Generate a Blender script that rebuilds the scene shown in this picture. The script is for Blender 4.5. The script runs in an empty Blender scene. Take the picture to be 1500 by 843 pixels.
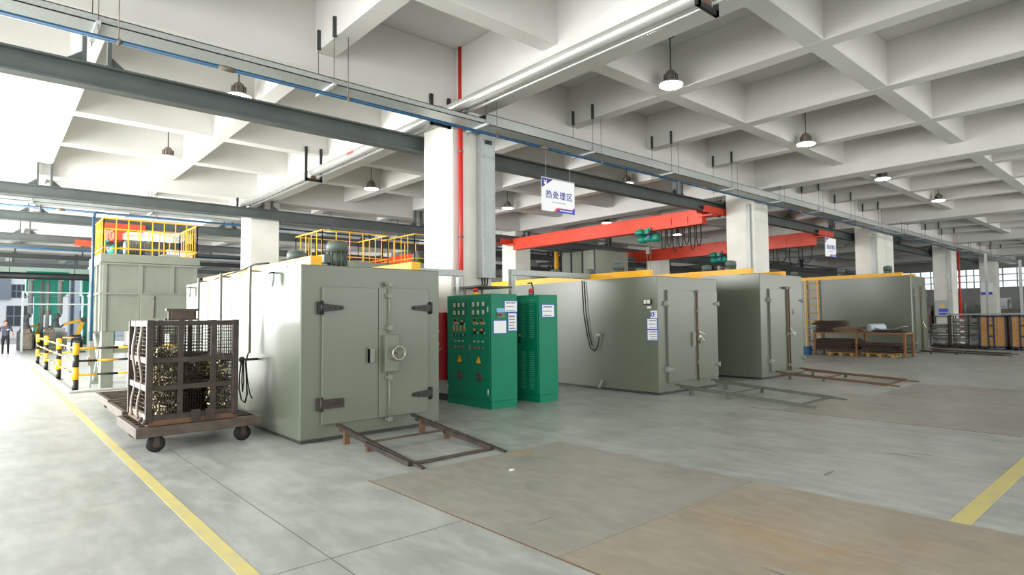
import bpy, bmesh, math, random
from mathutils import Vector, Matrix
random.seed(7)
SC = bpy.context.scene
COL = SC.collection
PI = math.pi

# ------------------------------------------------------------------ camera, world, daylight, exposure
def setup():
    cam = bpy.data.cameras.new('camera'); co = bpy.data.objects.new('camera', cam); COL.objects.link(co)
    yaw, pitch, roll = .758, .0472, -.0114
    f = Vector((math.sin(yaw)*math.cos(pitch), math.cos(yaw)*math.cos(pitch), math.sin(pitch)))
    r = Vector((math.cos(yaw), -math.sin(yaw), 0)); u = r.cross(f)
    c, s = math.cos(roll), math.sin(roll)
    r, u = c*r+s*u, c*u-s*r
    m = Matrix((r, u, -f)).transposed().to_4x4(); m.translation = (0, 0, 1.6)
    co.matrix_world = m
    cam.sensor_width = 36; cam.lens = 884.6/1500*36
    cam.shift_x = -(815.3-750)/1500; cam.shift_y = (423.3-421.5)/1500
    cam.clip_end = 400
    SC.camera = co
    w = bpy.data.worlds.new('world'); SC.world = w; w.use_nodes = True
    bg = w.node_tree.nodes['Background']; bg.inputs[0].default_value = (.93, .97, 1, 1); bg.inputs[1].default_value = 2.2
    vs = SC.view_settings; vs.view_transform = 'Standard'; vs.look = 'None'; vs.gamma = 1; vs.use_curve_mapping = False
    vs.exposure = -0.5
def daylight(name, loc, rot, sx, sy, power, col=(1, 1, 1)):
    l = bpy.data.lights.new(name, 'AREA'); l.shape = 'RECTANGLE'; l.size = sx; l.size_y = sy; l.energy = power; l.color = col
    o = bpy.data.objects.new(name, l); o.location = loc; o.rotation_euler = rot; COL.objects.link(o); return o
setup()
WL = -5.6          # inner face of the window wall on the left
for i in range(4):  # daylight entering through the tall windows of the left wall
    daylight('window_daylight', (WL-.5, -2+12.2*i-1.0, 3.4), (0, -PI/2, 0), 4.6, 10.4, (1000, 1900, 6900, 6300)[i], (1, .995, .98))
daylight('opening_daylight', (2.2, 62.6, 2.8), (-PI/2, 0, 0), 13, 5.4, 1300, (.93, .97, 1))
for i in range(5):  # unseen rear windows, added as fill for oven fronts and the right side
    daylight('window_daylight_rear', (2+12*i, -8.6, 3.6), (PI/2, 0, 0), 9.6, 3.8, (420, 750, 1050, 1050, 900)[i], (1, .99, .96))

# ------------------------------------------------------------------ materials
def lin(h):
    if isinstance(h, str):
        h = h.lstrip('#'); h = [int(h[i:i+2], 16)/255 for i in (0, 2, 4)]
    return tuple(((c+.055)/1.055)**2.4 if c > .04045 else c/12.92 for c in h)+(1,)
MATS = {}
def mat(name, a, b=None, rough=.5, metal=0., scale=4., detail=4., contrast=(.35, .65), rvar=0., bump=0., bscale=60., emit=0., spec=.5, coat=0., stretch=None):
    if name in MATS: return MATS[name]
    m = bpy.data.materials.new(name); m.use_nodes = True; nt = m.node_tree; N = nt.nodes; L = nt.links
    p = N['Principled BSDF']; p.inputs['Roughness'].default_value = rough; p.inputs['Metallic'].default_value = metal
    p.inputs['Specular IOR Level'].default_value = spec; p.inputs['Coat Weight'].default_value = coat
    p.inputs['Base Color'].default_value = lin(a)
    if b or rvar or bump:
        tc = N.new('ShaderNodeTexCoord'); mp = N.new('ShaderNodeMapping'); L.new(tc.outputs['Object'], mp.inputs[0])
        if stretch: mp.inputs['Scale'].default_value = stretch
        n = N.new('ShaderNodeTexNoise'); n.inputs['Scale'].default_value = scale; n.inputs['Detail'].default_value = detail
        L.new(mp.outputs[0], n.inputs['Vector'])
    if b:
        cr = N.new('ShaderNodeValToRGB'); cr.color_ramp.elements[0].position = contrast[0]; cr.color_ramp.elements[1].position = contrast[1]
        cr.color_ramp.elements[0].color = lin(a); cr.color_ramp.elements[1].color = lin(b)
        L.new(n.outputs['Fac'], cr.inputs[0]); L.new(cr.outputs[0], p.inputs['Base Color'])
    if rvar:
        mr = N.new('ShaderNodeMapRange'); mr.inputs[1].default_value = .3; mr.inputs[2].default_value = .7
        mr.inputs[3].default_value = max(.02, rough-rvar); mr.inputs[4].default_value = rough+rvar
        L.new(n.outputs['Fac'], mr.inputs[0]); L.new(mr.outputs[0], p.inputs['Roughness'])
    if bump:
        n2 = N.new('ShaderNodeTexNoise'); n2.inputs['Scale'].default_value = bscale; n2.inputs['Detail'].default_value = 3
        L.new(mp.outputs[0], n2.inputs['Vector'])
        bp = N.new('ShaderNodeBump'); bp.inputs['Strength'].default_value = bump; bp.inputs['Distance'].default_value = .02
        L.new(n2.outputs['Fac'], bp.inputs['Height']); L.new(bp.outputs[0], p.inputs['Normal'])
    if emit:
        p.inputs['Emission Color'].default_value = lin(a); p.inputs['Emission Strength'].default_value = emit
    MATS[name] = m; return m
def layered(name, cols, rough, scales, metal=0., rrange=(.3, .55), bump=.06, soft=False):
    """large blotches + fine grain: cols = dark, light, stain, fleck"""
    m = bpy.data.materials.new(name); m.use_nodes = True; nt = m.node_tree; N = nt.nodes; L = nt.links
    p = N['Principled BSDF']; p.inputs['Metallic'].default_value = metal
    tc = N.new('ShaderNodeTexCoord')
    def noise(sc, det, rgh=.55, off=0, st=(1, 1, 1)):
        mp = N.new('ShaderNodeMapping'); mp.inputs['Location'].default_value = (off, off*1.7, 0); mp.inputs['Scale'].default_value = st
        L.new(tc.outputs['Object'], mp.inputs[0]); n = N.new('ShaderNodeTexNoise'); n.inputs['Scale'].default_value = sc
        n.inputs['Detail'].default_value = det; n.inputs['Roughness'].default_value = rgh; L.new(mp.outputs[0], n.inputs['Vector']); return n.outputs['Fac']
    def ramp(fac, lo, hi, c0=(0, 0, 0, 1), c1=(1, 1, 1, 1)):
        r = N.new('ShaderNodeValToRGB'); e = r.color_ramp.elements; e[0].position = lo; e[1].position = hi; e[0].color = c0; e[1].color = c1
        L.new(fac, r.inputs[0]); return r.outputs[0]
    def mix(f, a, b):
        x = N.new('ShaderNodeMix'); x.data_type = 'RGBA'; L.new(f, x.inputs[0])
        for v, i in ((a, 6), (b, 7)):
            if isinstance(v, tuple): x.inputs[i].default_value = v
            else: L.new(v, x.inputs[i])
        return x.outputs[2]
    base = ramp(noise(scales[0], 5, .6), .22 if soft else .32, .78 if soft else .68, lin(cols[0]), lin(cols[1]))
    st = mix(ramp(noise(scales[1], 5, .6, 3.1, (1, .6, 1)), .45 if soft else .52, .9 if soft else .74), base, lin(cols[2]))
    fl = mix(ramp(noise(scales[2], 4, .6, 9.4, (1, .35, 1)), .42, .85), st, lin(cols[3]))
    L.new(fl, p.inputs['Base Color'])
    mr = N.new('ShaderNodeMapRange'); mr.inputs[1].default_value = .3; mr.inputs[2].default_value = .7; mr.inputs[3].default_value = rrange[0]; mr.inputs[4].default_value = rrange[1]
    L.new(noise(scales[1]*1.6, 2, .5, 5.2), mr.inputs[0]); L.new(mr.outputs[0], p.inputs['Roughness'])
    if bump:
        bp = N.new('ShaderNodeBump'); bp.inputs['Strength'].default_value = bump; bp.inputs['Distance'].default_value = .01
        L.new(noise(45, 4), bp.inputs['Height']); L.new(bp.outputs[0], p.inputs['Normal'])
    MATS[name] = m; return m
def glass(name, tint):
    m = bpy.data.materials.new(name); m.use_nodes = True; nt = m.node_tree; N = nt.nodes; L = nt.links
    N.remove(N['Principled BSDF']); o = N['Material Output']
    t = N.new('ShaderNodeBsdfTransparent'); t.inputs[0].default_value = tint
    g = N.new('ShaderNodeBsdfGlossy'); g.inputs['Roughness'].default_value = .05
    x = N.new('ShaderNodeMixShader'); x.inputs[0].default_value = .08
    L.new(t.outputs[0], x.inputs[1]); L.new(g.outputs[0], x.inputs[2]); L.new(x.outputs[0], o.inputs[0])
    MATS[name] = m; return m
m_floor = layered('floor_concrete', ('#898d88', '#a7aaa5', '#80837d', '#b4b7b2'), .4, (.5, 1.1, 6), rrange=(.295, .45), bump=0, soft=True)
m_plate = layered('steel_floor_plate', ('#85827a', '#928f86', '#898377', '#9b988f'), .4, (.7, 1.3, 9), rrange=(.3, .5), bump=.015)
m_rust_plate = layered('rusty_floor_plate', ('#887f70', '#958d7d', '#9c8360', '#a09888'), .5, (.9, 1.0, 9), rrange=(.32, .55), bump=.015)
m_white = mat('white_wall_paint', '#dfdfd6', '#e8e8e0', rough=.7, scale=1.5)
m_ceil = mat('ceiling_paint', '#d2d1cc', '#d9d8d4', rough=.85, scale=.8)
m_grey_wall = mat('grey_wall_paint', '#8f918e', '#9a9c98', rough=.8, scale=.8)
m_oven = mat('grey_green_oven_paint', '#646b5d', '#6b7264', rough=.3, scale=.7, detail=3, contrast=(.1, .9))
m_oven2 = mat('pale_grey_green_paint', '#737a6d', '#7b8275', rough=.34, scale=.8, detail=3, contrast=(.1, .9))
m_tower = mat('furnace_tower_paint', '#858b7e', '#8e9487', rough=.45, scale=1.5)
m_dkgreen = mat('dark_motor_paint', '#4d5a52', '#58655c', rough=.5, scale=6)
m_yellow = mat('yellow_safety_paint', '#f0ad10', '#f5b81e', rough=.45, scale=3)
m_line = mat('yellow_floor_paint', '#c6ba74', '#b6ae88', rough=.5, scale=6, detail=8, contrast=(.45, .75))
m_dark = mat('dark_grey_steel_paint', '#4a5150', '#525a58', rough=.45, scale=2)
m_darker = mat('charcoal_steel_paint', '#2f3333', '#383d3c', rough=.5, scale=2)
m_black = mat('black_paint', '#17181a', rough=.45)
m_rubber = mat('black_rubber', '#151515', rough=.7)
m_galv = mat('galvanised_steel', '#9ba19f', '#adb2b0', rough=.4, metal=.2, scale=28, detail=2)
m_alu = mat('shiny_aluminium_pipe', '#d6d8d4', rough=.25, metal=.6)
m_chrome = mat('worn_chrome', '#b5b2a8', rough=.28, metal=.9)
m_blue = mat('blue_pipe_paint', '#123f5e', '#16496b', rough=.35, scale=2)
m_red = mat('red_crane_paint', '#d83e22', '#e0482c', rough=.42, scale=2)
m_redpipe = mat('red_pipe_paint', '#cf2d27', rough=.4)
m_firered = mat('fire_cabinet_red', '#a81424', rough=.4)
m_green = mat('green_cabinet_paint', '#00795a', '#00805f', rough=.45, scale=2, spec=.3)
m_machine_green = mat('machine_green_paint', '#2bb39a', '#33bca3', rough=.45, scale=1)
m_hoist = mat('hoist_green_paint', '#12806a', '#168c74', rough=.4, scale=4)
m_rust = mat('rusty_brown_steel', '#302a26', '#453a32', rough=.6, metal=.2, scale=9, detail=6, bump=.1)
m_rust_red = mat('red_brown_rust', '#5a4434', '#6b4c38', rough=.7, scale=10, detail=6)
m_worn = mat('worn_grey_steel', '#6d665c', '#857c70', rough=.5, metal=.35, scale=8, detail=5)
m_slat = mat('worn_trolley_steel', '#463c33', '#5a4e43', rough=.55, metal=.1, scale=6, detail=5)
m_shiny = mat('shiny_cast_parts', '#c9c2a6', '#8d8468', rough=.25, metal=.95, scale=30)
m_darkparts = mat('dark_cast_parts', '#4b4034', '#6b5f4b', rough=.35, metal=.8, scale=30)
m_wood = mat('crate_plywood', '#b98d56', '#a67b48', rough=.7, scale=3, stretch=(1, 1, 5))
m_pallet = mat('pallet_pine', '#b39256', '#a0824b', rough=.75, scale=5)
m_navy = mat('navy_frame_paint', '#24304a', rough=.5)
m_bluebin = mat('blue_bin_plastic', '#2d5f8c', rough=.45)
m_film = mat('pale_blue_foam_roll', '#a9b7c4', '#b7c3ce', rough=.45, scale=5)
m_mat = mat('dark_brown_mat', '#3b2d26', '#4a382e', rough=.85, scale=14)
m_mat2 = mat('tan_mat', '#7d6a52', '#8a775f', rough=.85, scale=14)
m_paper = mat('white_notice_print', '#eef0f2', rough=.6)
m_sign = mat('white_sign_board', '#f3f6fa', rough=.4)
m_ink = mat('dark_print', '#3a4048', rough=.6)
m_blueink = mat('blue_print', '#3345c8', rough=.45)
m_navyink = mat('navy_print', '#2b3a9a', rough=.45)
m_redink = mat('red_print', '#e8432f', rough=.45)
m_greyink = mat('grey_print', '#b9c0cc', rough=.5)
m_meter = mat('meter_face', '#d9d6c6', rough=.3)
m_brass = mat('beige_controller', '#a58f5e', rough=.4)
m_display = mat('dark_display', '#20241f', rough=.2)
m_warn = mat('warning_yellow', '#f2c417', rough=.5)
m_beacon = mat('red_beacon_plastic', '#c4242c', rough=.3)
m_lens = mat('lamp_lens', '#fffdf5', emit=120.)
m_ltgrey = mat('light_grey_paint', '#aab2b2', '#b3bbba', rough=.45, scale=2)
m_conc = mat('rough_concrete', '#a8a79d', '#b5b4aa', rough=.8, scale=3)
m_stone = mat('asphalt', '#9a9c9e', '#a6a8aa', rough=.9, scale=2)
m_bldw = mat('white_render', '#e6e8ea', '#dfe2e5', rough=.9, scale=.4)
m_bldg = mat('slate_cladding', '#7d8692', '#858e99', rough=.8, scale=.6)
m_bwin = mat('building_glass', '#4c5258', rough=.5, spec=.1)
m_cloth = mat('dark_work_shirt', '#3d3b4a', rough=.9)
m_trouser = mat('black_trousers', '#15161a', rough=.9)
m_skin = mat('skin', '#a9745a', rough=.6)
m_hair = mat('black_hair', '#120f0e', rough=.6)
m_glass = glass('window_glass', (.93, .96, .97, 1))
m_robot = mat('robot_yellow', '#c79a1f', rough=.45)
m_rampg = mat('dull_green_ramp_paint', '#4f564b', '#596053', rough=.55, scale=4)
m_hinge = mat('dull_grey_hinge', '#8d938b', rough=.45, metal=.2)
m_band = mat('worn_grey_band', '#857a70', '#9a9086', rough=.5, metal=.2, scale=8, detail=5)
m_louvre = mat('pale_green_louvre_edge', '#4fae90', rough=.4)  # whitish highlights on the louvres, put into a lighter cabinet green
m_mach = mat('dull_machine_grey', '#54585a', '#636769', rough=.6, scale=4)
m_table = mat('orange_brown_steel', '#7d5532', '#8c6239', rough=.6, scale=6)
m_joint = mat('floor_saw_cut', '#5f5f59', rough=.9)

# ------------------------------------------------------------------ mesh helpers
class MB:
    def __init__(s): s.v = []; s.f = []; s.mi = []; s.sm = []
    def _add(s, vs, fs, mi=0, sm=False):
        o = len(s.v); s.v += [tuple(v) for v in vs]
        for f in fs: s.f.append([i+o for i in f]); s.mi.append(mi); s.sm.append(sm)
        return s
    def box(s, x0, y0, z0, x1, y1, z1, mi=0):
        vs = [(x, y, z) for z in (z0, z1) for y in (y0, y1) for x in (x0, x1)]
        return s._add(vs, [(0, 2, 3, 1), (4, 5, 7, 6), (0, 1, 5, 4), (2, 6, 7, 3), (0, 4, 6, 2), (1, 3, 7, 5)], mi)
    def bar(s, p, q, w, h, up=(0, 0, 1), mi=0):
        p, q = Vector(p), Vector(q); d = (q-p).normalized(); up = Vector(up)
        if abs(d.dot(up)) > .98: up = Vector((0, 1, 0))
        a = d.cross(up).normalized(); b = a.cross(d).normalized()
        vs = [o+a*(w/2*i)+b*(h/2*j) for o in (p, q) for j in (-1, 1) for i in (-1, 1)]
        return s._add(vs, [(0, 2, 3, 1), (4, 5, 7, 6), (0, 1, 5, 4), (2, 6, 7, 3), (0, 4, 6, 2), (1, 3, 7, 5)], mi)
    def tube(s, pts, r, n=10, mi=0, closed=False):
        pts = [Vector(p) for p in pts]; k = len(pts); rr = r if isinstance(r, (list, tuple)) else [r]*k
        vs = []; ref = None
        for i, p in enumerate(pts):
            if closed: d = pts[(i+1) % k]-pts[i-1]
            else: d = pts[min(i+1, k-1)]-pts[max(i-1, 0)]
            d = d.normalized() if d.length > 1e-9 else Vector((0, 0, 1))
            if ref is None: ref = Vector((0, 0, 1)) if abs(d.z) < .9 else Vector((1, 0, 0))
            a = d.cross(ref); a = a.normalized() if a.length > 1e-6 else Vector((1, 0, 0)); b = a.cross(d).normalized(); ref = b
            for j in range(n):
                t = 2*PI*j/n; vs.append(p+a*(rr[i]*math.cos(t))+b*(rr[i]*math.sin(t)))
        fs = []
        for i in range(k if closed else k-1):
            i2 = (i+1) % k
            for j in range(n): fs.append((i*n+j, i*n+(j+1) % n, i2*n+(j+1) % n, i2*n+j))
        o = len(s.v); s._add(vs, fs, mi, n > 5)
        if not closed:
            s.f.append([o+j for j in range(n)][::-1]); s.mi.append(mi); s.sm.append(False)
            s.f.append([o+(k-1)*n+j for j in range(n)]); s.mi.append(mi); s.sm.append(False)
        return s
    def cyl(s, p, q, r, n=14, mi=0, r2=None): return s.tube([p, q], [r, r if r2 is None else r2], n, mi)
    def lathe(s, c, prof, n=18, axis='z', mi=0):
        c = Vector(c); vs = []
        for (r, h) in prof:
            for j in range(n):
                t = 2*PI*j/n; x, y = r*math.cos(t), r*math.sin(t)
                vs.append(c+Vector((x, y, h) if axis == 'z' else ((h, x, y) if axis == 'x' else (y, h, x))))
        fs = [(i*n+j, i*n+(j+1) % n, (i+1)*n+(j+1) % n, (i+1)*n+j) for i in range(len(prof)-1) for j in range(n)]
        o = len(s.v); s._add(vs, fs, mi, True)
        for base, rev in ((0, True), ((len(prof)-1)*n, False)):
            f = [o+base+j for j in range(n)]; s.f.append(f[::-1] if rev else f); s.mi.append(mi); s.sm.append(False)
        return s
    def prism(s, poly, a, b, axis='x', mi=0):
        """poly in the plane across axis (x: (y,z); y: (x,z); z: (x,y)) extruded from a to b"""
        def P(u, v, t): return (t, u, v) if axis == 'x' else ((u, t, v) if axis == 'y' else (u, v, t))
        k = len(poly); vs = [P(u, v, a) for u, v in poly]+[P(u, v, b) for u, v in poly]
        fs = [tuple(range(k))[::-1], tuple(range(k, 2*k))]+[(i, (i+1) % k, k+(i+1) % k, k+i) for i in range(k)]
        return s._add(vs, fs, mi)
    def sphere(s, c, r, n=10, m=6, mi=0, sq=(1, 1, 1)):
        prof = [(max(1e-4, r*math.sin(PI*i/m)), -r*math.cos(PI*i/m)) for i in range(m+1)]
        o = len(s.v); s.lathe((0, 0, 0), prof, n, 'z', mi)
        for i in range(o, len(s.v)): v = s.v[i]; s.v[i] = (v[0]*sq[0]+c[0], v[1]*sq[1]+c[1], v[2]*sq[2]+c[2])
        return s
    def build(s, name, mats, parent=None, bev=0., seg=1, loc=None):
        me = bpy.data.meshes.new(name); me.from_pydata(s.v, [], s.f)
        for m in (mats if isinstance(mats, (list, tuple)) else [mats]): me.materials.append(m)
        for p, i, g in zip(me.polygons, s.mi, s.sm): p.material_index = i; p.use_smooth = g
        bm = bmesh.new(); bm.from_mesh(me)
        bmesh.ops.recalc_face_normals(bm, faces=bm.faces)
        if bev:
            es = [e for e in bm.edges if len(e.link_faces) == 2 and e.calc_face_angle(0) > .6]
            bmesh.ops.bevel(bm, geom=es, offset=bev, segments=seg, affect='EDGES', clamp_overlap=True)
        bm.to_mesh(me); bm.free()
        o = bpy.data.objects.new(name, me); COL.objects.link(o)
        if parent: o.parent = parent
        if loc: o.location = loc
        return o
def tag(o, label, cat, group=None, kind=None):
    o['label'] = label; o['category'] = cat
    if group: o['group'] = group
    if kind: o['kind'] = kind
    return o
def struct(o): o['kind'] = 'structure'; return o
def thing(name, label, cat, loc=(0, 0, 0), rz=0, group=None):
    o = bpy.data.objects.new(name, None); COL.objects.link(o); o.empty_display_size = .2
    o.location = loc; o.rotation_euler = (0, 0, rz); return tag(o, label, cat, group)
def copy_tree(o, parent=None):
    c = o.copy(); COL.objects.link(c); c.parent = parent
    for ch in o.children: copy_tree(ch, c)
    return c
def dup(o, loc, label, rz=None):
    c = copy_tree(o); c.location = loc; c['label'] = label
    if rz is not None: c.rotation_euler = (0, 0, rz)
    return c
def text(name, body, size, m, parent, origin, ux, uy, depth=.002, align='LEFT', off=0., space=1.):
    cu = bpy.data.curves.new(name, 'FONT'); cu.body = body; cu.size = size; cu.extrude = depth/2; cu.align_x = align; cu.align_y = 'CENTER'; cu.offset = off
    cu.resolution_u = 2; cu.space_character = space
    t = bpy.data.objects.new(name, cu); COL.objects.link(t)
    me = bpy.data.meshes.new_from_object(t.evaluated_get(bpy.context.evaluated_depsgraph_get()))
    bpy.data.objects.remove(t); me.materials.clear(); me.materials.append(m)
    ux, uy = Vector(ux), Vector(uy); mx = Matrix((ux, uy, ux.cross(uy))).transposed().to_4x4(); mx.translation = origin
    me.transform(mx)
    o = bpy.data.objects.new(name, me); COL.objects.link(o); o.parent = parent; return o
def arc(c, r, a0, a1, n, plane='yz'):
    out = []
    for i in range(n+1):
        t = a0+(a1-a0)*i/n; u, v = r*math.cos(t), r*math.sin(t)
        out.append((c[0], c[1]+u, c[2]+v) if plane == 'yz' else ((c[0]+u, c[1], c[2]+v) if plane == 'xz' else (c[0]+u, c[1]+v, c[2])))
    return out

# ------------------------------------------------------------------ structure: floor, ceiling, walls, columns
X0, X1, Y0, Y1 = WL, 61.5, -8, 62
floor = struct(MB().box(X0-.3, Y0-.3, -.2, X1+.3, Y1+.3, 0).build('floor', m_floor))
T = .004
MB().box(2.81, 2.99, -.02, 5.41, 5.69, T).build('floor_plate', m_plate, floor)
MB().box(2.81, .3, -.02, 4.27, 2.98, T).build('floor_plate', m_rust_plate, floor)
MB().box(4.28, .3, -.02, 5.41, 2.98, T).build('floor_plate', m_rust_plate, floor)
MB().box(9.7, 1.6, -.02, 12.6, 4.9, T).build('floor_plate', m_plate, floor)
MB().box(12.62, 1.6, -.02, 15.5, 4.4, T).build('floor_plate', m_plate, floor)
MB().box(1.2, -1, -.01, 1.3, 28.6, .003).build('floor_line', m_line, floor)
MB().box(5.4, 1.23, -.01, 14, 1.37, .0035).build('floor_line', m_line, floor)
MB().box(2.796, .3, -.01, 2.81, 5.7, .0025).build('floor_joint', m_rust_red, floor)
MB().box(1.72, -1, -.01, 1.727, 9, .001).build('floor_joint', m_joint, floor)
MB().box(-3, 4.05, -.01, 2.79, 4.057, .001).build('floor_joint', m_joint, floor)
MB().box(9.68, .5, -.01, 9.7, 5.4, .002).build('floor_joint', m_rust_red, floor)

def blob(name, cx, cy, rx, ry, m, z, n=18, jag=.35, seed=1, parent=None):
    rn_ = random.Random(seed); p = []
    for i in range(n):
        t = 2*PI*i/n; k = 1+rn_.uniform(-jag, jag); p.append((cx+rx*k*math.cos(t), cy+ry*k*math.sin(t)))
    return MB().prism(p, -.01, z, 'z').build(name, m, parent)
m_ruststain = mat('orange_rust_stain', '#a5814f', '#948a78', rough=.6, scale=9, contrast=(.35, .6))
m_scuff = mat('tyre_scuff', '#77776f', rough=.6)
for k, (a, b_, c, d) in enumerate(((4.62, 5.55, .16, .07), (4.75, 5.3, .1, .04))): blob('rust_stain', a, b_, c, d, m_ruststain, .0046, seed=k, parent=floor)
for k, (a, b_, c, d) in enumerate(((7.55, 2.35, .02, .16), (7.75, 2.2, .015, .1), (3.6, 1.7, .02, .25), (3.2, 3.6, .12, .012), (6.2, 2.6, .1, .015))): blob('scuff_mark', a, b_, c, d, m_scuff, .0044, seed=k+20, parent=floor)
ZS, ZB, ZM = 7.0, 6.1, 5.78      # slab, secondary beam soffit, main beam soffit
ceiling = struct(MB().box(X0-.3, Y0-.3, ZS, X1+.3, Y1+.3, ZS+.25).build('ceiling', m_ceil))
XM = [7.08+11.9*k for k in range(-1, 5)]
YM = [10.3+12.25*k for k in range(-1, 5)]
for x in XM: MB().box(x-.32, Y0, ZM, x+.32, Y1, ZS+.01).build('main_beam', m_ceil, ceiling, bev=.02)
for y in YM: MB().box(X0, y-.31, ZM+.004, X1, y+.31, ZS+.01).build('main_beam', m_ceil, ceiling, bev=.02)
XSEC = [x+11.9/4*k for x in XM for k in (1, 2, 3) if x+11.9/4*k < X1]
YSEC = [y+12.25/4*k for y in YM[0:] for k in (1, 2, 3) if y+12.25/4*k < Y1]
YSEC.append(YM[0]-3.06); YSEC.append(YM[0]-5.9)
for x in XSEC: MB().box(x-.17, Y0, ZB, x+.17, Y1, ZS+.01).build('secondary_beam', m_ceil, ceiling, bev=.015)
for y in YSEC: MB().box(X0, y-.18, ZB+.004, X1, y+.18, ZS+.01).build('secondary_beam', m_ceil, ceiling, bev=.015)

def column(x, y, w=.97, d=1.05, h=ZM+.02):
    o = struct(MB().box(x, y, 0, x+w, y+d, h).build('column', m_white, bev=.025))
    MB().box(x-.012, y-.012, 0, x+w+.012, y+d+.012, .13).build('skirting', m_darker, o)
    return o
YR = [9.93, 22.35, 34.6, 46.8]
col1 = column(6.6, YR[0])
column(18.46, YR[0]); column(29.9, YR[0]); column(30.93, YR[0]); column(42.2, YR[0]); column(53.8, YR[0])
for x in (6.6, 18.46, 29.9, 42.2): column(x, YR[1])
for x in (6.6, 18.46, 29.9): column(x, YR[2])
column(6.6, YR[3])

def wall_openings(name, axis, pos, a0, a1, thick, opens, m, z1=ZS):
    """wall across axis at pos, running a0..a1, with (u0,u1,z0,z1) openings sorted by u"""
    b = MB()
    def bx(u0, u1, za, zb):
        if u1-u0 < 1e-4 or zb-za < 1e-4: return
        if axis == 'x': b.box(pos, u0, za, pos+thick, u1, zb)
        else: b.box(u0, pos, za, u1, pos+thick, zb)
    u = a0
    for (p, q, za, zb) in opens:
        bx(u, p, 0, z1); bx(p, q, 0, za); bx(p, q, zb, z1); u = q
    bx(u, a1, 0, z1)
    return struct(b.build(name, m))
def window(n, axis, pos, u0, u1, z0, z1, nu, nz, m=m_ltgrey):
    fr = MB(); 
    def bx(b, a, c, za, zb, t):
        if axis == 'x': b.box(pos-t, a, za, pos+t, c, zb)
        else: b.box(a, pos-t, za, c, pos+t, zb)
    for i in range(nu+1):
        u = u0+(u1-u0)*i/nu; bx(fr, max(u0, u-.04), min(u1, u+.04), z0, z1, .04)
    for i in range(nz+1):
        z = z0+(z1-z0)*i/nz; bx(fr, u0, u1, max(z0, z-.04), min(z1, z+.04), .045)
    o = struct(fr.build('window_%d' % n, m))
    for i in range(nu):
        for j in range(nz):
            p = MB(); bx(p, u0+(u1-u0)*i/nu+.03, u0+(u1-u0)*(i+1)/nu-.03, z0+(z1-z0)*j/nz+.03, z0+(z1-z0)*(j+1)/nz-.03, .006)
            p.build('pane', m_glass, o)
    return o
lo = [(-8+12.2*i+.0, -8+12.2*i+10.4, 1.1, 5.7) for i in range(4)]
lo = [(max(a, -7.6), b, c, d) for a, b, c, d in lo]
wall_openings('wall_left', 'x', WL-.3, Y0-.3, Y1+.3, .3, lo, m_white)
ro = [(-2.8+12*i, 6.8+12*i, 1.7, 5.5) for i in range(5)]  # unseen openings that let the added rear fill in
wall_openings('wall_rear', 'y', Y0-.3, X0, X1, .3, ro, m_white)
wo = [(8.0, 11.9, 3.66, 5.3), (12.4, 14.6, 3.66, 5.3), (15.4, 18.6, 3.66, 5.3), (19.5, 23, 3.66, 5.3)]
wall_openings('wall_right', 'x', X1, Y0-.3, Y1, .3, wo, m_grey_wall)
for i, (a, b, c, d) in enumerate(wo): window(i+1, 'x', X1+.1, a, b, c, d, 4, 3)
fo = [(-4.5, 9.0, 0, 5.5), (12, 22, 2.5, 4.8), (25, 35, 2.5, 4.8), (38, 48, 2.5, 4.8)]
wall_openings('wall_far', 'y', Y1, X0, X1+.3, .3, fo, m_white)
for i, (a, b, c, d) in enumerate(fo[1:]): window(i+5, 'y', Y1+.1, a, b, c, d, 6, 2)
o = struct(MB().box(X1-.02, 10.4, 1.55, X1+.04, 11.2, 2.8).build('window_8', m_ltgrey)); MB().box(X1-.04, 10.46, 1.6, X1-.02, 11.14, 2.75).build('pane', m_paper, o)
struct(MB().box(-60, Y1+.3, -.3, 120, 200, -.02).build('ground', m_stone))

# ------------------------------------------------------------------ ovens
def hinge(b, x, z, d, L=.3, w=.055, kind='strap'):
    """strap hinge on the door face, pin at x, strap reaching in direction d"""
    hh = .09 if L > .2 else .06
    b.cyl((x, -.07, z-hh), (x, -.07, z+hh), .022 if L > .2 else .016, 10)
    b.box(min(x, x-d*.045), -.065, z-hh*.9, max(x, x-d*.045), -.0, z+hh*.9)
    if kind == 'plate': b.box(min(x, x+d*L), -.085, z-.06, max(x, x+d*L), -.055, z+.06)
    else: b.prism([(x, z-w), (x+d*L*.92, z-w*.5), (x+d*L, z), (x+d*L*.92, z+w*.5), (x, z+w)], -.085, -.055, 'y')
    for t in (.35, .6, .85): b.cyl((x+d*L*t, -.1, z), (x+d*L*t, -.08, z), .012, 6)
    return b
def fan_motor(parent, x, y, z, s=1., m=m_dkgreen):
    b = MB().lathe((x, y, z), [(.2*s, 0), (.2*s, .05*s), (.13*s, .06*s), (.13*s, .1*s)], 16)
    for i in range(12):
        t = 2*PI*i/12; b.bar((x+.13*s*math.cos(t), y+.13*s*math.sin(t), z+.08*s), (x+.13*s*math.cos(t), y+.13*s*math.sin(t), z+.3*s), .012, .05*s, up=(math.cos(t), math.sin(t), 0))
    b.lathe((x, y, z), [(.13*s, .08*s), (.13*s, .32*s)], 16)
    o = b.build('fan_motor', m, parent)
    MB().lathe((x, y, z), [(.165*s, .3*s), (.165*s, .42*s), (.14*s, .47*s), (.06*s, .49*s)], 16).build('fan_cowl', m, o)
    MB().box(x-.24*s, y-.07*s, z+.12*s, x-.13*s, y+.07*s, z+.26*s).build('terminal_box', m, o, bev=.01)
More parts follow.
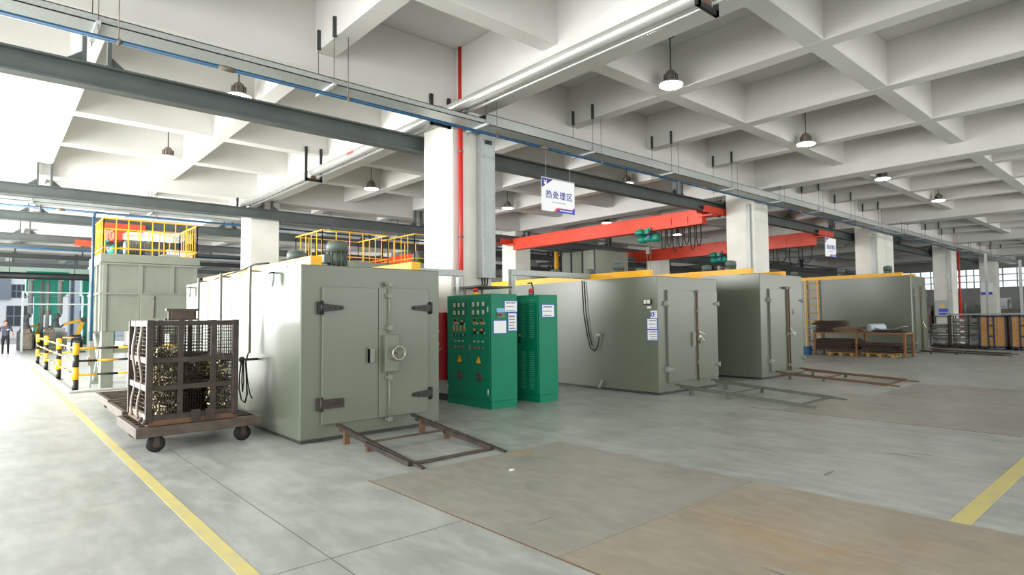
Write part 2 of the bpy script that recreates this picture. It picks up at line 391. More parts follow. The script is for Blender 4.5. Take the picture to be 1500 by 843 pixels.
def oven(label, x, y, w, d, h, dx0, dm, dx1, dz0, dz1, yh=.15, motors=((.45, 1.0),), ch=(.16, .32), msc=1., hm=None, hk='strap', mt=None):
    mt = mt or m_oven; hm = hm or m_black
    r = thing('drying_oven', label, 'industrial oven', (x, y, 0))
    MB().box(.03, .03, 0, w-.03, d-.03, .06).build('base_frame', m_darker, r)
    MB().box(0, 0, .045, w, d, h).build('body', mt, r, bev=.012)
    MB().box(-.004, .5, h-.02, w*.98, d, h+.006).build('roof_sheet', mt, r)
    for (a, b_, sd) in ((dx0, dm-.004, 0), (dm+.004, dx1, 1)):
        df = MB().box(a, -.05, dz0, b_, .0, dz1).build('door', mt, r, bev=.004)
        for z, k in ((dz1-.28, hk), (dz0+.27, 'plate' if sd == 0 and hk == 'strap' else hk)):
            L = .3 if k != 'lug' else .17
            hinge(MB(), a-.02 if sd == 0 else b_+.02, z, 1 if sd == 0 else -1, L, .055 if L > .2 else .03, 'strap' if k == 'lug' else k).build('hinge', hm if k != 'plate' else m_rust, df)
    c0, c1 = ch
    for a in (c0, w-c1):
        c = MB().box(a, .3, h+.004, a+.16, d-.2, h+yh).build('cable_channel', m_yellow, r, bev=.006)
    for (mx, my) in motors: fan_motor(r, mx*w, my, h, msc)
    return r
ov1 = oven('large grey-green oven with a chrome handwheel lock beside the wire cage', 2.96, 7.94, 2.08, 6.1, 2.33, .27, 1.06, 1.86, .225, 2.04, motors=((.43, .95), (.43, 2.6)), ch=(.24, .3), msc=.95)
lk = MB()
lk.cyl((1.21, -.085, 1.4), (1.21, -.085, 2.14), .011, 8).cyl((1.21, -.085, .12), (1.21, -.085, .88), .011, 8)
rod = lk.build('lock_rod', m_oven2, ov1)
for z in (2.1, 1.93, 1.48, .78, .2):
    MB().box(1.165, -.1, z-.02, 1.255, -.045, z+.02).box(1.18, -.115, z-.03, 1.24, -.1, z+.03).build('rod_guide', m_oven2, rod)
lb = MB().box(1.125, -.13, .86, 1.335, -.05, 1.38).build('lock_box', m_oven, ov1, bev=.005)
hw = MB().tube([(1.295+.095*math.cos(t), -.2, 1.12+.095*math.sin(t)) for t in [2*PI*i/24 for i in range(24)]], .011, 8, closed=True).build('handwheel', m_chrome, ov1)
sp = MB().cyl((1.295, -.21, 1.12), (1.295, -.12, 1.12), .02, 10)
for a in (.5, 2.6, 4.7): sp.bar((1.295, -.2, 1.12), (1.295+.09*math.cos(a), -.2, 1.12+.09*math.sin(a)), .016, .014, up=(0, 1, 0))
sp.build('spoke', m_worn, hw)
MB().box(.9, -.12, 1.0, .97, -.05, 1.2).box(.9, -.12, 1.0, .915, -.05, 1.22).build('door_pull', m_oven2, ov1, bev=.006)
# left side of the first oven: lugs, conduits, cable loops (oven side is local x = 0)
for yy, zz in ((.85, 2.17), (5.5, 2.17)):
    b = MB(); b.prism([(yy-.09, zz+.1), (yy-.09, zz-.02), (yy-.04, zz-.1), (yy+.04, zz-.1), (yy+.09, zz-.02), (yy+.09, zz+.1)], -.1, -.07, 'x').box(-.1, yy-.09, zz+.08, 0, yy+.09, zz+.1)
    b.cyl((-.105, yy, zz), (-.1, yy, zz), .03, 10, mi=1); b.build('lifting_lug', [m_ltgrey, m_black], ov1)
for yy, zb in ((1.72, 1.12), (3.25, .4), (4.7, .4)):
    c = MB().bar((-.1, yy, zb), (-.1, yy, 2.4), .035, .035).build('conduit', m_oven2, ov1)
    MB().box(-.115, yy-.02, 2.33, .12, yy+.02, 2.355).build('support_arm', m_worn, c)
e = MB().cyl((-.2, 1.7, 1.03), (0, 1.66, 1.03), .018, 8).sphere((-.2, 1.72, 1.03), .045).build('cable_entry', m_darker, ov1)
lp = MB()
lp.tube([(-.2, 1.75, 1.0), (-.2, 1.82, .8), (-.2, 1.84, .6), (-.2, 1.72, .44), (-.2, 1.55, .42), (-.2, 1.46, .55), (-.2, 1.5, .8), (-.2, 1.55, 1.0), (-.12, 1.7, 1.12)], .011, 6)
lp.tube([(-.18, 1.75, 1.0), (-.18, 1.78, .7), (-.18, 1.74, .56), (-.18, 1.69, .7), (-.18, 1.7, 1.0)], .01, 6)
lp.tube([(-.18, 1.6, 1.02), (-.18, 1.52, .75), (-.18, 1.4, .55), (-.18, 1.3, .5)], .008, 6)
lp.build('cable_loop', m_rubber, ov1)
MB().cyl((-.06, 2.9, 1.07), (0, 2.9, 1.07), .03, 8).build('bolt', m_worn, ov1)
MB().tube([(.15, 4.9, 2.36), (.1, 4.0, 2.4), (.2, 3.2, 2.46), (.22, 2.6, 2.52), (.25, 2.0, 2.5)], .014, 6).build('cable', m_rubber, ov1)

ov2 = oven('grey-green oven with two blue-framed notices on its side, next to green cabinets', 9.9, 7.48, 2.2, 6.6, 2.42, .27, 1.23, 2.13, .24, 2.14, motors=((.2, 1.4), (.25, 3.6), (.55, 3.0), (.6, 5.0)), ch=(.1, .3), msc=.8, hm=m_hinge, hk='lug')
rod = MB().cyl((1.3, -.07, .2), (1.3, -.07, 2.16), .016, 8).build('lock_rod', m_rust_red, ov2)
for z in (2.12, 1.7, 1.1, .6): MB().box(1.26, -.1, z-.03, 1.34, -.045, z+.03).build('rod_guide', m_worn, rod)
MB().cyl((1.33, -.1, 1.0), (1.33, -.1, 1.28), .02, 8).bar((1.33, -.1, 1.2), (1.42, -.16, 1.05), .02, .02).bar((1.33, -.1, 1.25), (1.48, -.14, 1.2), .016, .016).build('lock_handle', m_chrome, ov2)
MB().box(1.1, -.1, .95, 1.18, -.05, 1.25).build('door_pull', m_oven2, ov2, bev=.006)
# side fittings, local x = 0 plane, y = world Y - 7.48
g = MB().box(-.05, .14, 1.84, 0, .34, 1.95).build('gauge_box', m_darker, ov2, bev=.005)
MB().box(-.056, .16, 1.855, -.05, .23, 1.935).box(-.056, .25, 1.855, -.05, .32, 1.935).build('gauge_face', m_meter, g)
MB().box(-.006, .17, 1.76, 0, .27, 1.8).build('label_plate', m_paper, ov2)
def notice(parent, axis, pos, u0, u1, z0, z1, frame=None, lines=4, d=-1, head=True, dark=m_ink):
    """flat printed sheet on a face: axis 'x' face at x=pos (u=y) or 'y' face at y=pos (u=x); d = outward sign"""
    def bx(b, a, c, za, zb, t0, t1):
        p, q = sorted((pos+d*t0, pos+d*t1))
        if axis == 'x': b.box(p, a, za, q, c, zb)
        else: b.box(a, p, za, c, q, zb)
        return b
    n = bx(MB(), u0, u1, z0, z1, -.002, .006).build('notice', frame or m_paper, parent)
    e = .012 if frame else 0
    if frame: bx(MB(), u0+e, u1-e, z0+e, z1-e, .006, .008).build('sheet', m_paper, n)
    rnd = random.Random(int((u0+z0*7)*1000)); b = MB(); H = z1-z0; W = u1-u0
    for k in range(lines):
        zc = z1-H*(.2+.65*k/max(1, lines-1)); hh = H*(.05 if head and k == 0 else .028); u = u0+W*.12
        while u < u1-W*(.15+.25*rnd.random()):
            wd = W*rnd.uniform(.03, .08); bx(b, u, u+wd, zc-hh, zc+hh, .006, .009); u += wd+W*.025
    if b.v: b.build('print', dark, n)
    return n
n = notice(ov2, 'x', 0, .0+.02, .18, 1.56, 1.71, None, 3)
b = MB().cyl((-.011, .135, 1.635), (-.006, .135, 1.635), .048, 18).build('blue_symbol', m_blueink, n)
MB().cyl((-.0135, .135, 1.655), (-.011, .135, 1.655), .012, 8).box(-.0135, .118, 1.605, -.011, .152, 1.64).build('figure', m_paper, b)
notice(ov2, 'x', 0, .02, .28, 1.33, 1.555, m_blueink, 3)
notice(ov2, 'x', 0, .01, .28, 1.1, 1.325, m_blueink, 4)
MB().tube([(.05, 2.18, 2.44), (-.03, 2.1, 2.4), (-.04, 2.05, 1.7), (-.04, 1.95, 1.2), (-.05, 1.85, .9), (-.05, 1.72, .84), (-.05, 1.62, .95), (-.05, 1.58, 1.15)], .013, 6).build('cable', m_rubber, ov2)
MB().tube([(.05, 2.12, 2.44), (-.03, 2.02, 2.38), (-.04, 1.98, 1.7), (-.04, 1.9, 1.2), (-.05, 1.8, .96)], .01, 6).build('cable', m_rubber, ov2)
MB().lathe((0, 1.6, 1.2), [(.04, 0), (.04, -.04), (.03, -.05), (.03, -.1)], 10, 'x').build('cable_socket', m_ltgrey, ov2)
MB().bar((-.03, 1.62, .03), (-.05, 1.5, .22), .05, .02).build('foot_bracket', m_ltgrey, ov2)

ov3 = oven('grey-green oven with paired rusty lock rods, standing between two similar ovens', 13.95, 7.4, 2.32, 6.6, 2.64, .4, 1.3, 2.2, .17, 2.26, motors=((.3, 1.2), (.25, 4.2), (.6, 2.4)), ch=(.1, .45), msc=.9, hm=m_hinge, hk='lug')
for xx in (1.27, 1.4):
    rod = MB().cyl((xx, -.07, .14), (xx, -.07, 2.34), .016, 8).build('lock_rod', m_rust_red, ov3)
    for z in (2.3, 1.1, .3): MB().box(xx-.05, -.1, z-.03, xx+.05, -.045, z+.03).build('rod_guide', m_worn, rod)
MB().bar((1.35, -.1, 1.25), (1.5, -.16, 1.05), .02, .02).bar((1.35, -.12, 1.1), (1.6, -.14, 1.12), .016, .016).build('lock_handle', m_chrome, ov3)
MB().box(1.62, -.06, 1.6, 1.72, -.05, 1.74).build('rating_plate', m_worn, ov3)

ov4 = oven('tall grey-green oven with a yellow ladder on its side behind the mat table', 26.75, 7.75, 1.9, 6.2, 3.1, .3, 1.0, 1.8, .15, 2.6, motors=((.3, 1.0), (.3, 2.9), (.3, 5.0)), ch=(.0, .3), msc=1., hm=m_hinge, hk='lug')
for xx in (.95, 1.1): MB().cyl((xx, -.07, .14), (xx, -.07, 2.7), .02, 8).build('lock_rod', m_worn, ov4)
MB().bar((1.0, -.1, 1.25), (1.15, -.16, 1.0), .03, .03).build('lock_handle', m_chrome, ov4)
MB().box(.02, -.002, .06, .08, .0, 3.08).build('corner_trim', m_ltgrey, ov4)
ld = thing('wall_ladder', 'yellow steel ladder fixed upright against the tall far oven', 'ladder', (26.62, 11.4, 0))
for yy in (0, .55): MB().bar((0, yy, .15), (0, yy, 3.12), .05, .04).build('stile', m_yellow, ld)
for k in range(9): MB().cyl((0, 0, .35+.33*k), (0, .55, .35+.33*k), .016, 8).build('rung', m_yellow, ld)
for z in (.5, 2.9): MB().bar((0, .0, z), (.13, 0, z), .03, .03).bar((0, .55, z), (.13, .55, z), .03, .03).build('wall_bracket', m_yellow, ld)

# ------------------------------------------------------------------ loading ramps in front of the ovens
def ramp(label, xs, y0, y1, z0, m, mp, brace=True):
    r = thing('loading_ramp', label, 'ramp', (xs[0], y0, 0)); W = xs[1]-xs[0]; L = y0-y1
    for x in (0, W):
        b = MB(); b.bar((x, -.0, z0+.01), (x, -.12, z0+.01), .04, .04); b.bar((x, -.12, z0+.01), (x, -L, .012), .04, .022)
        b.bar((x-.02, -.12, z0-.02), (x-.02, -L+.25, .03), .012, .06)
        o = b.build('track_rail', m, r)
        for t, ww in ((.13, .07), (.42, .07)):
            zz = z0*(1-max(0, (t*L-.12)/(L-.12)))
            MB().box(x-ww/2, -t*L-.03, 0, x+ww/2, -t*L+.03, zz-.01).build('prop', mp, r)
        if brace: MB().bar((x-.04, -.42*L, z0*.5), (x-.04, -.9*L, .03), .04, .05).build('side_brace', m, r)
    for t, h in ((.42, .6), (.88, .12)):
        zz = max(.02, z0*h); MB().box(0, -t*L-.035, zz-.015, W, -t*L+.035, zz).build('cross_strip', m_slat if m is m_rust else m, r)
    return r
ramp('rusty brown steel ramp leading up to the handwheel oven door', (3.42, 4.53), 7.86, 5.7, .2, m_rust, m_rust_red)
ramp('long grey-green painted ramp in front of the oven with notices', (10.34, 11.66), 7.4, 4.51, .18, m_rampg, m_rampg, False)
ramp('rust-brown track ramp in front of the oven with paired lock rods', (14.5, 15.8), 7.32, 4.48, .16, m_rust_red, m_rampg, False)
ramp('dark low ramp in front of the tall far oven', (25.9+1.1, 27+1.2), 7.6, 4.6, .12, m_rust, m_rust, False)

# ------------------------------------------------------------------ control cabinets
def ux(parent, b, name, m): return b.build(name, m, parent)
cb = thing('control_cabinet', 'wide green control cabinet with meters and two warning triangles', 'electrical cabinet', (6.45, 8.49, 0))
MB().box(0, 0, .13, .59, 1.39, 2.03).build('body', m_green, cb, bev=.01)
MB().box(.01, .01, 0, .58, 1.38, .13).build('plinth', m_green, cb)
FX = -.012
doors = []
for a, c in ((.03, .645), (.655, 1.36)):
    doors.append(MB().box(FX, a, .18, 0, c, 1.98).build('door', m_green, cb, bev=.005))
dr, dl = doors     # right-hand leaf is nearest the camera (small y)
def onface(parent, y, z, w, h, name, m, t=.012, bev=0.): return MB().box(FX-t, y-w/2, z-h/2, FX, y+w/2, z+h/2).build(name, m, parent, bev=bev)
for par, ys in ((dl, (1.10, .96, .81)), (dr, (.5, .35, .2))):
    for z in (1.845, 1.7):
        for y in ys:
            q = onface(par, y, z, .08, .1, 'meter', m_darker)
            MB().box(FX-.016, y-.032, z-.035, FX-.012, y+.032, z+.042).build('dial', m_meter, q)
            MB().bar((FX-.017, y+.02, z-.03), (FX-.017, y-.015, z+.02), .006, .003, up=(1, 0, 0)).build('needle', m_ink, q)
for par, y, z, m in ((dl, 1.08, 1.54, m_brass), (dl, .86, 1.53, m_display), (dr, .46, 1.54, m_brass), (dr, .25, 1.54, m_brass), (dr, .46, 1.37, m_display), (dr, .25, 1.37, m_display)):
    q = onface(par, y, z, .1, .11, 'temperature_controller', m)
    MB().box(FX-.015, y-.04, z, FX-.012, y+.04, z+.045).build('display', m_display if m is m_brass else m_brass, q)
    MB().cyl((FX-.018, y-.08, z-.035), (FX, y-.08, z-.035), .012, 8).build('indicator', m_meter, q)
for y in (1.13, 1.02, .91, .79):
    q = onface(dl, y, 1.4, .06, .07, 'counter', m_brass); MB().cyl((FX-.02, y, 1.455), (FX, y, 1.455), .012, 8).build('indicator', m_meter, q)
    q = MB().cyl((FX-.035, y, 1.29), (FX, y, 1.29), .02, 10).build('selector_switch', m_black, dl); MB().box(FX-.045, y-.006, 1.275, FX-.035, y+.006, 1.305).build('pointer', m_ltgrey, q)
for par, ys in ((dl, (1.08, .96, .84)), (dr, (.47, .35, .22))):
    for y in ys:
        for z, m in ((1.18, m_ltgrey), (1.07, m_redpipe)):
            q = MB().cyl((FX-.012, y, z), (FX, y, z), .022, 10).build('button_bezel', m_chrome, par)
            MB().cyl((FX-.028, y, z), (FX-.01, y, z), .014, 10).build('push_button', m, q)
def triangle(parent, y, z, s):
    p = [(y-s/2, z-s*.43), (y+s/2, z-s*.43), (y, z+s*.5)]; c = (y, z-.1*s)
    o = MB().prism(p, FX-.003, FX, 'x').build('warning_sign', m_black, parent)
    q = [((a-c[0])*.8+c[0], (b-c[1])*.8+c[1]) for a, b in p]
    MB().prism(q, FX-.005, FX-.003, 'x').build('yellow_field', m_warn, o)
    MB().prism([(y+.012, z+.2*s), (y-.02, z-.02*s), (y-.002, z-.02*s), (y-.012, z-.28*s), (y+.022, z+.02*s), (y+.004, z+.02*s)], FX-.007, FX-.005, 'x').build('bolt_symbol', m_redink, o)
triangle(dl, .95, .86, .19); triangle(dr, .36, .86, .19)
for par, y in ((dl, .95), (dr, .34)):
    q = MB().cyl((FX-.012, y, .55), (FX, y, .55), .085, 18).build('vent', m_worn, par)
    for k in range(-3, 4): MB().box(FX-.018, y-.075*math.cos(k*.3), .55+k*.022-.004, FX-.012, y+.075*math.cos(k*.3), .55+k*.022+.004).build('vent_slat', m_darker, q)
for par, y in ((dl, 1.33), (dr, .06)):
    for z in (.3, 1.75): MB().cyl((FX-.02, y, z-.05), (FX-.02, y, z+.05), .012, 8).build('hinge', m_ltgrey, par)
MB().box(FX-.03, .6, 1.02, FX, .63, 1.12).build('latch', m_chrome, dr)
# right-hand side of the cabinet (local y = 0): notices and a small display
notice(cb, 'y', 0, .29, .59, 1.7, 1.91, m_blueink, 3, dark=m_ink)
notice(cb, 'y', 0, .37, .58, 1.36, 1.69, m_blueink, 5)
notice(cb, 'y', 0, .04, .34, 1.32, 1.56, m_blueink, 0)
q = MB().box(.12, -.02, 1.61, .29, 0, 1.7).build('temperature_recorder', m_worn, cb); MB().box(.14, -.024, 1.63, .22, -.02, 1.68).build('display', m_display, q)
MB().box(.12, -.006, 1.7, .29, 0, 1.77).build('blue_card', mat('sky_blue_print', '#7fc0ea', rough=.5), cb)
bc = MB().lathe((.1, .6, 2.03), [(.05, 0), (.05, .04), (.042, .05)], 14).build('beacon_base', m_warn, cb)
MB().lathe((.1, .6, 2.07), [(.045, 0), (.045, .07), (.03, .085), (.008, .09)], 14).build('beacon_lens', m_beacon, bc)
cc = thing('control_cabinet', 'narrow green control cabinet with rows of louvres, right of the metered cabinet', 'electrical cabinet', (7.58, 8.49, 0))
MB().box(0, 0, .13, .48, 1.1, 2.03).build('body', m_green, cc, bev=.01); MB().box(.01, .01, 0, .47, 1.09, .13).build('plinth', m_green, cc)
dd = MB().box(-.01, .04, .16, 0, 1.06, 1.99).build('door', m_green, cc, bev=.004)
for yc in (.46, .21):
    for z0, z1 in ((1.24, 1.93), (.26, .95)):
        for k in range(18):
            z = z0+(z1-z0)*k/17
            MB().prism([(-.01, z), (-.026, z-.012), (-.01, z-.02)], yc-.06, yc+.06, 'y').build('louvre', m_louvre, dd)
MB().box(-.035, .55, 1.1, -.01, .58, 1.22).build('latch', m_black, dd); MB().prism([(.53, 1.24), (.6, 1.24), (.565, 1.3)], -.013, -.01, 'x').build('warning_sign', m_warn, dd)
notice(cc, 'y', 0, .06, .39, 1.6, 1.85, m_blueink, 3)
bc = MB().lathe((.06, .3, 2.03), [(.05, 0), (.05, .04), (.042, .05)], 14).build('beacon_base', m_worn, cc)
MB().lathe((.06, .3, 2.07), [(.045, 0), (.045, .07), (.03, .085), (.008, .09)], 14).build('beacon_lens', m_beacon, bc)
MB().tube([(.3, .5, 2.03), (.33, .55, 2.2), (.42, .7, 2.3), (.5, .9, 2.3)], .014, 6).build('cable', m_rubber, cc)
# bridge trays between ovens and cabinets
def bridge(label, x0, x1, xl, y, z, zl):
    r = thing('cable_bridge', label, 'cable tray', (xl, y, zl))
    MB().box(x0-xl, -.06, z-zl, x1-xl, .06, z-zl+.12).build('tray', m_galv, r, bev=.005)
    MB().box(-.05, -.05, 0, .05, .05, z-zl+.002).build('leg', m_galv, r, bev=.004)
    MB().box(-.07, -.07, 0, .07, .07, .012).build('foot_plate', m_galv, r)
    return r
bridge('short galvanised cable bridge from the handwheel oven to the metered cabinet', 5.0, 6.63, 6.58, 9.65, 2.4, 2.03)
bridge('long galvanised cable bridge from the louvred cabinet to the noticed oven', 7.7, 10.0, 7.75, 9.5, 2.46, 2.03)
sh = thing('cable_shelf', 'dark flat cable shelf resting above the metered cabinet', 'shelf', (6.6, 9.2, 2.03))
MB().box(-.05, -.2, .14, .75, .6, .17).build('shelf_plate', m_darker, sh)
for a in (.0, .4): MB().bar((a, .3, 0), (a, .3, .14), .03, .03).build('strut', m_worn, sh)

# ------------------------------------------------------------------ first column: pipe, cable riser, fire cabinet, cables
rp = thing('fire_pipe', 'red fire pipe running up the front face of the nearest column', 'pipe', (6.76, 9.86, 0))
MB().cyl((0, 0, 0), (0, 0, ZS), .045, 12).build('pipe', m_redpipe, rp)
for z in (1.2, 3.2, 4.9): MB().lathe((0, 0, z), [(.055, -.02), (.055, .02)], 12).box(-.02, 0, z-.015, .02, .08, z+.015).build('clip', m_worn, rp)
cr_ = thing('cable_riser', 'galvanised vertical cable duct on the nearest column', 'cable duct', (7.35, 9.84, 2.4))
MB().box(-.17, -.12, 0, .16, .085, 2.92).build('duct', m_galv, cr_, bev=.006)
MB().box(-.1, -.125, .02, .1, -.12, 2.7).build('cover_strip', m_ltgrey, cr_); MB().box(-.1, -.122, 2.72, .08, -.12, 2.8).build('slot', m_black, cr_)
for k in range(3): MB().tube([(-.1+.07*k, 0, 0), (-.1+.06*k, -.02, -.12), (-.25+.05*k, -.1, -.22), (-.4, -.2, -.235)], .014, 6).build('cable', m_rubber, cr_)
fc = thing('fire_hydrant_cabinet', 'red fire cabinet with white figures fixed to the nearest column', 'fire cabinet', (6.42, 9.96, .42))
MB().box(0, 0, 0, .185, .9, 1.3).build('body', m_firered, fc, bev=.008)
fd = MB().box(-.012, .03, .03, 0, .87, 1.27).build('door', m_firered, fc, bev=.004)
text('lettering', '18', .1, m_paper, fd, (-.014, .22, .93), (0, -1, 0), (0, 0, 1)); text('lettering', '29', .1, m_paper, fd, (-.014, .22, .68), (0, -1, 0), (0, 0, 1))
MB().bar((-.03, .14, .52), (-.03, .06, .6), .02, .02).cyl((-.03, .06, .6), (0, .06, .6), .015, 8).build('handle', m_chrome, fd)

# ------------------------------------------------------------------ caged trolley and empty trolleys
def trolley(label, x, y, w, d, n=6, wheels=True):
    r = thing('steel_trolley', label, 'trolley', (x, y, 0))
    z0, z1 = .2, .32
    for a, b_ in (((0, 0), (w, .06)), ((0, d-.06), (w, d)), ((0, .06), (.06, d-.06)), ((w-.06, .06), (w, d-.06))):
        MB().box(a[0], a[1], z0, b_[0], b_[1], z1).build('frame_beam', m_slat, r, bev=.006)
    for k in range(n):
        yy = .06+(d-.12)*(k+.5)/n; MB().box(.06, yy-.025, z1-.045, w-.06, yy+.025, z1-.012).build('cross_bar', m_slat, r)
    for a in (.22, w-.22):
        for b_ in (.1, d-.1):
            q = MB().lathe((a, b_, .105), [(.06, -.035), (.1, -.03), (.105, 0), (.1, .03), (.06, .035)], 16, 'y').build('wheel', m_rubber, r)
            MB().lathe((a, b_, .105), [(.04, -.045), (.04, .045)], 10, 'y').build('hub', m_rust, q)
            MB().box(a-.03, b_-.055, .105, a+.03, b_-.042, .21).box(a-.03, b_+.042, .105, a+.03, b_+.055, .21).build('fork', m_rust, q)
    return r
trolley('rusty wheeled trolley carrying the wire cage of metal parts', 1.34, 8.74, 1.42, 1.45)
trolley('empty slatted trolley right behind the cage trolley', 1.46, 10.62, 1.38, 1.5)
trolley('empty slatted trolley farthest behind the cage, near the striped barrier', 1.5, 12.35, 1.36, 1.55)
cg = thing('wire_cage', 'rusty steel cage holding shiny metal parts on a trolley', 'cage', (1.48, 8.84, .32))
W, D, H = .96, 1.25, 1.3
MB().box(-.02, -.02, 0, W+.02, D+.02, .07).build('base_tray', m_rust_red, cg, bev=.005)
for x in (0, W):
    for y in (0, D): MB().box(x-.035, y-.035, .05, x+.035, y+.035, H).build('corner_post', m_rust, cg, bev=.004)
for x in (.33, .7): 
    for y in (0, D): MB().box(x-.03, y-.015, .07, x+.03, y+.015, H).build('upright', m_rust, cg)
for z in (.1, .46, .8, H-.04):
    for y in (0, D): MB().box(0, y-.02, z-.03, W, y+.02, z+.03).build('cross_rail', m_rust, cg)
    for x in (0, W): MB().box(x-.02, 0, z-.035, x+.02, D, z+.035).build('side_band', m_band if x == 0 else m_rust, cg)
for y in (.42, .85):
    MB().tube([(-.03-.018*math.sin(z*9), y+.03*math.sin(z*7), z) for z in [.05+.05*i for i in range(26)]], .016, 8).build('bowed_bar', m_band, cg)
def netting(name, parent, o, u, v, nu, nv, r, m):
    o, u, v = Vector(o), Vector(u), Vector(v); b = MB()
    for i in range(nu+1):
        p = o+u*(i/nu); b.tube([p, p+v*.5+u.cross(v).normalized()*random.uniform(-.006, .006), p+v], r, 3)
    for j in range(nv+1):
        p = o+v*(j/nv); b.tube([p, p+u], r, 3)
    return b.build(name, m, parent)
m_wire = m_rust
for (x0, x1) in ((.03, .31), (.72, .93)):
    netting('wire_mesh', cg, (x0, .03, .08), (x1-x0, 0, 0), (0, 0, 1.16), 9, 26, .005, m_wire)
netting('wire_mesh', cg, (.36, .5, .08), (.32, 0, 0), (0, 0, 1.15), 10, 26, .006, m_wire)
netting('wire_mesh', cg, (.02, .03, .08), (0, D-.06, 0), (0, 0, 1.16), 26, 22, .0035, m_wire)
netting('wire_mesh', cg, (W-.03, .03, .08), (0, D-.06, 0), (0, 0, 1.16), 26, 22, .0035, m_wire)
netting('wire_mesh', cg, (.03, D-.03, .08), (W-.06, 0, 0), (0, 0, 1.16), 24, 26, .006, m_wire)
for y in (.55, ): 
    for z in (.46, .8): MB().box(.02, y-.02, z-.03, W-.02, y+.02, z+.03).build('inner_rail', m_rust_red, cg)
hd = MB().box(.26, .38, H+.0, .6, .42, H+.02).box(.26, .58, H, .6, .62, H+.02).build('lifting_frame', m_rust, cg)
for x in (.28, .42, .57): MB().box(x-.015, .4, H+.02, x+.015, .44, H+.13).build('lifting_post', m_rust, hd)
MB().box(.24, .38, H+.12, .61, .46, H+.15).build('lifting_bar', m_slat, hd)
MB().box(.3, .39, H+.02, .56, .41, H+.12).build('lifting_plate', m_slat, hd)
for x, y in ((-.03, .25), (-.03, -.01)): MB().sphere((x, y, .06), .035, 8, 5).build('lug', m_rust, cg)
for x in (.5, .66): MB().box(x-.05, -.045, .02, x+.05, -.02, .16).build('clamp_plate', m_rust, cg)
def shards(name, label, boxes, m, n, size):
    b = MB()
    for (x0, x1, y0, y1, z0, z1) in boxes:
        for k in range(n):
            t = random.random(); c = Vector((random.uniform(x0, x1), random.uniform(y0, y1), z0+(z1-z0)*t))
            R_ = Matrix.Rotation(random.uniform(0, 6.3), 3, Vector((random.gauss(0, 1), random.gauss(0, 1), random.gauss(0, 1))).normalized())
            sx, sy, sz = size*random.uniform(.6, 1.4), size*random.uniform(.25, .6), size*random.uniform(.12, .4)
            vs = [c+R_ @ Vector((i*sx, j*sy, k2*sz)) for k2 in (-1, 1) for j in (-1, 1) for i in (-1, 1)]
            b._add(vs, [(0, 2, 3, 1), (4, 5, 7, 6), (0, 1, 5, 4), (2, 6, 7, 3), (0, 4, 6, 2), (1, 3, 7, 5)])
    return tag(b.build(name, m), label, 'metal parts', kind='stuff')
cx, cy, cz = 1.48, 8.84, .32
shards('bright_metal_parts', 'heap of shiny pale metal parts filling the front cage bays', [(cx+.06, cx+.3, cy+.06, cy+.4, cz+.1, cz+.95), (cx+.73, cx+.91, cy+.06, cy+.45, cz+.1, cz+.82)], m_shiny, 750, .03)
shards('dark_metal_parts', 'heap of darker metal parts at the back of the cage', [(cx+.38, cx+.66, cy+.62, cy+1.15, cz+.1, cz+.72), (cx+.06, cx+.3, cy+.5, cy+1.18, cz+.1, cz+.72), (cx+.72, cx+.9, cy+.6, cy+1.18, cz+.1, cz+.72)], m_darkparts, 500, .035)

# ------------------------------------------------------------------ striped barrier
def striped(name, parent, p, q, r, n, first=0, seg=10):
    p, q = Vector(p), Vector(q); b = MB()
    for k in range(n): b.cyl(p+(q-p)*(k/n), p+(q-p)*((k+1)/n), r, seg, mi=(k+first) % 2)
    return b.build(name, [m_yellow, m_black], parent)
ba = thing('safety_barrier', 'yellow and black striped pipe barrier around the furnace pit', 'barrier', (1.55, 17.81, 0))
ys = [0, 4.4, 9.2, 13.7]
for y in ys:
    po = striped('post', ba, (0, y, 1.14), (0, y, 0), .062, 4, 0, 12)
    MB().lathe((0, y, 1.13), [(.064, 0), (.06, .02), (.03, .035)], 12).build('post_cap', m_darker if y == 0 else m_yellow, po)
    MB().box(-.1, y-.1, 0, .1, y+.1, .012).build('foot_plate', m_black, po)
for a, b_ in zip(ys, ys[1:]):
    for k, z in enumerate((1.0, .71, .385)): striped('rail', ba, (0, a, z), (0, b_, z), .026, 6, k % 2, 8)
for k, z in enumerate((1.0, .71, .385)): striped('rail', ba, (0, 0, z), (2.4, 0, z), .026, 6, k % 2, 8)
for k, z in enumerate((1.0, .4)): striped('rail', ba, (0, 13.7, z), (1.5, 13.7, z), .026, 4, 0, 8)
striped('post', ba, (2.4, 0, 1.14), (2.4, 0, 0), .062, 4, 0, 12)
kerb = tag(MB().box(1.42, 17.6, 0, 6, 17.72, .05).box(1.42, 17.72, 0, 1.5, 32, .05).build('pit_kerb', m_conc, bev=.01), 'low pale concrete kerb along the furnace pit', 'kerb')

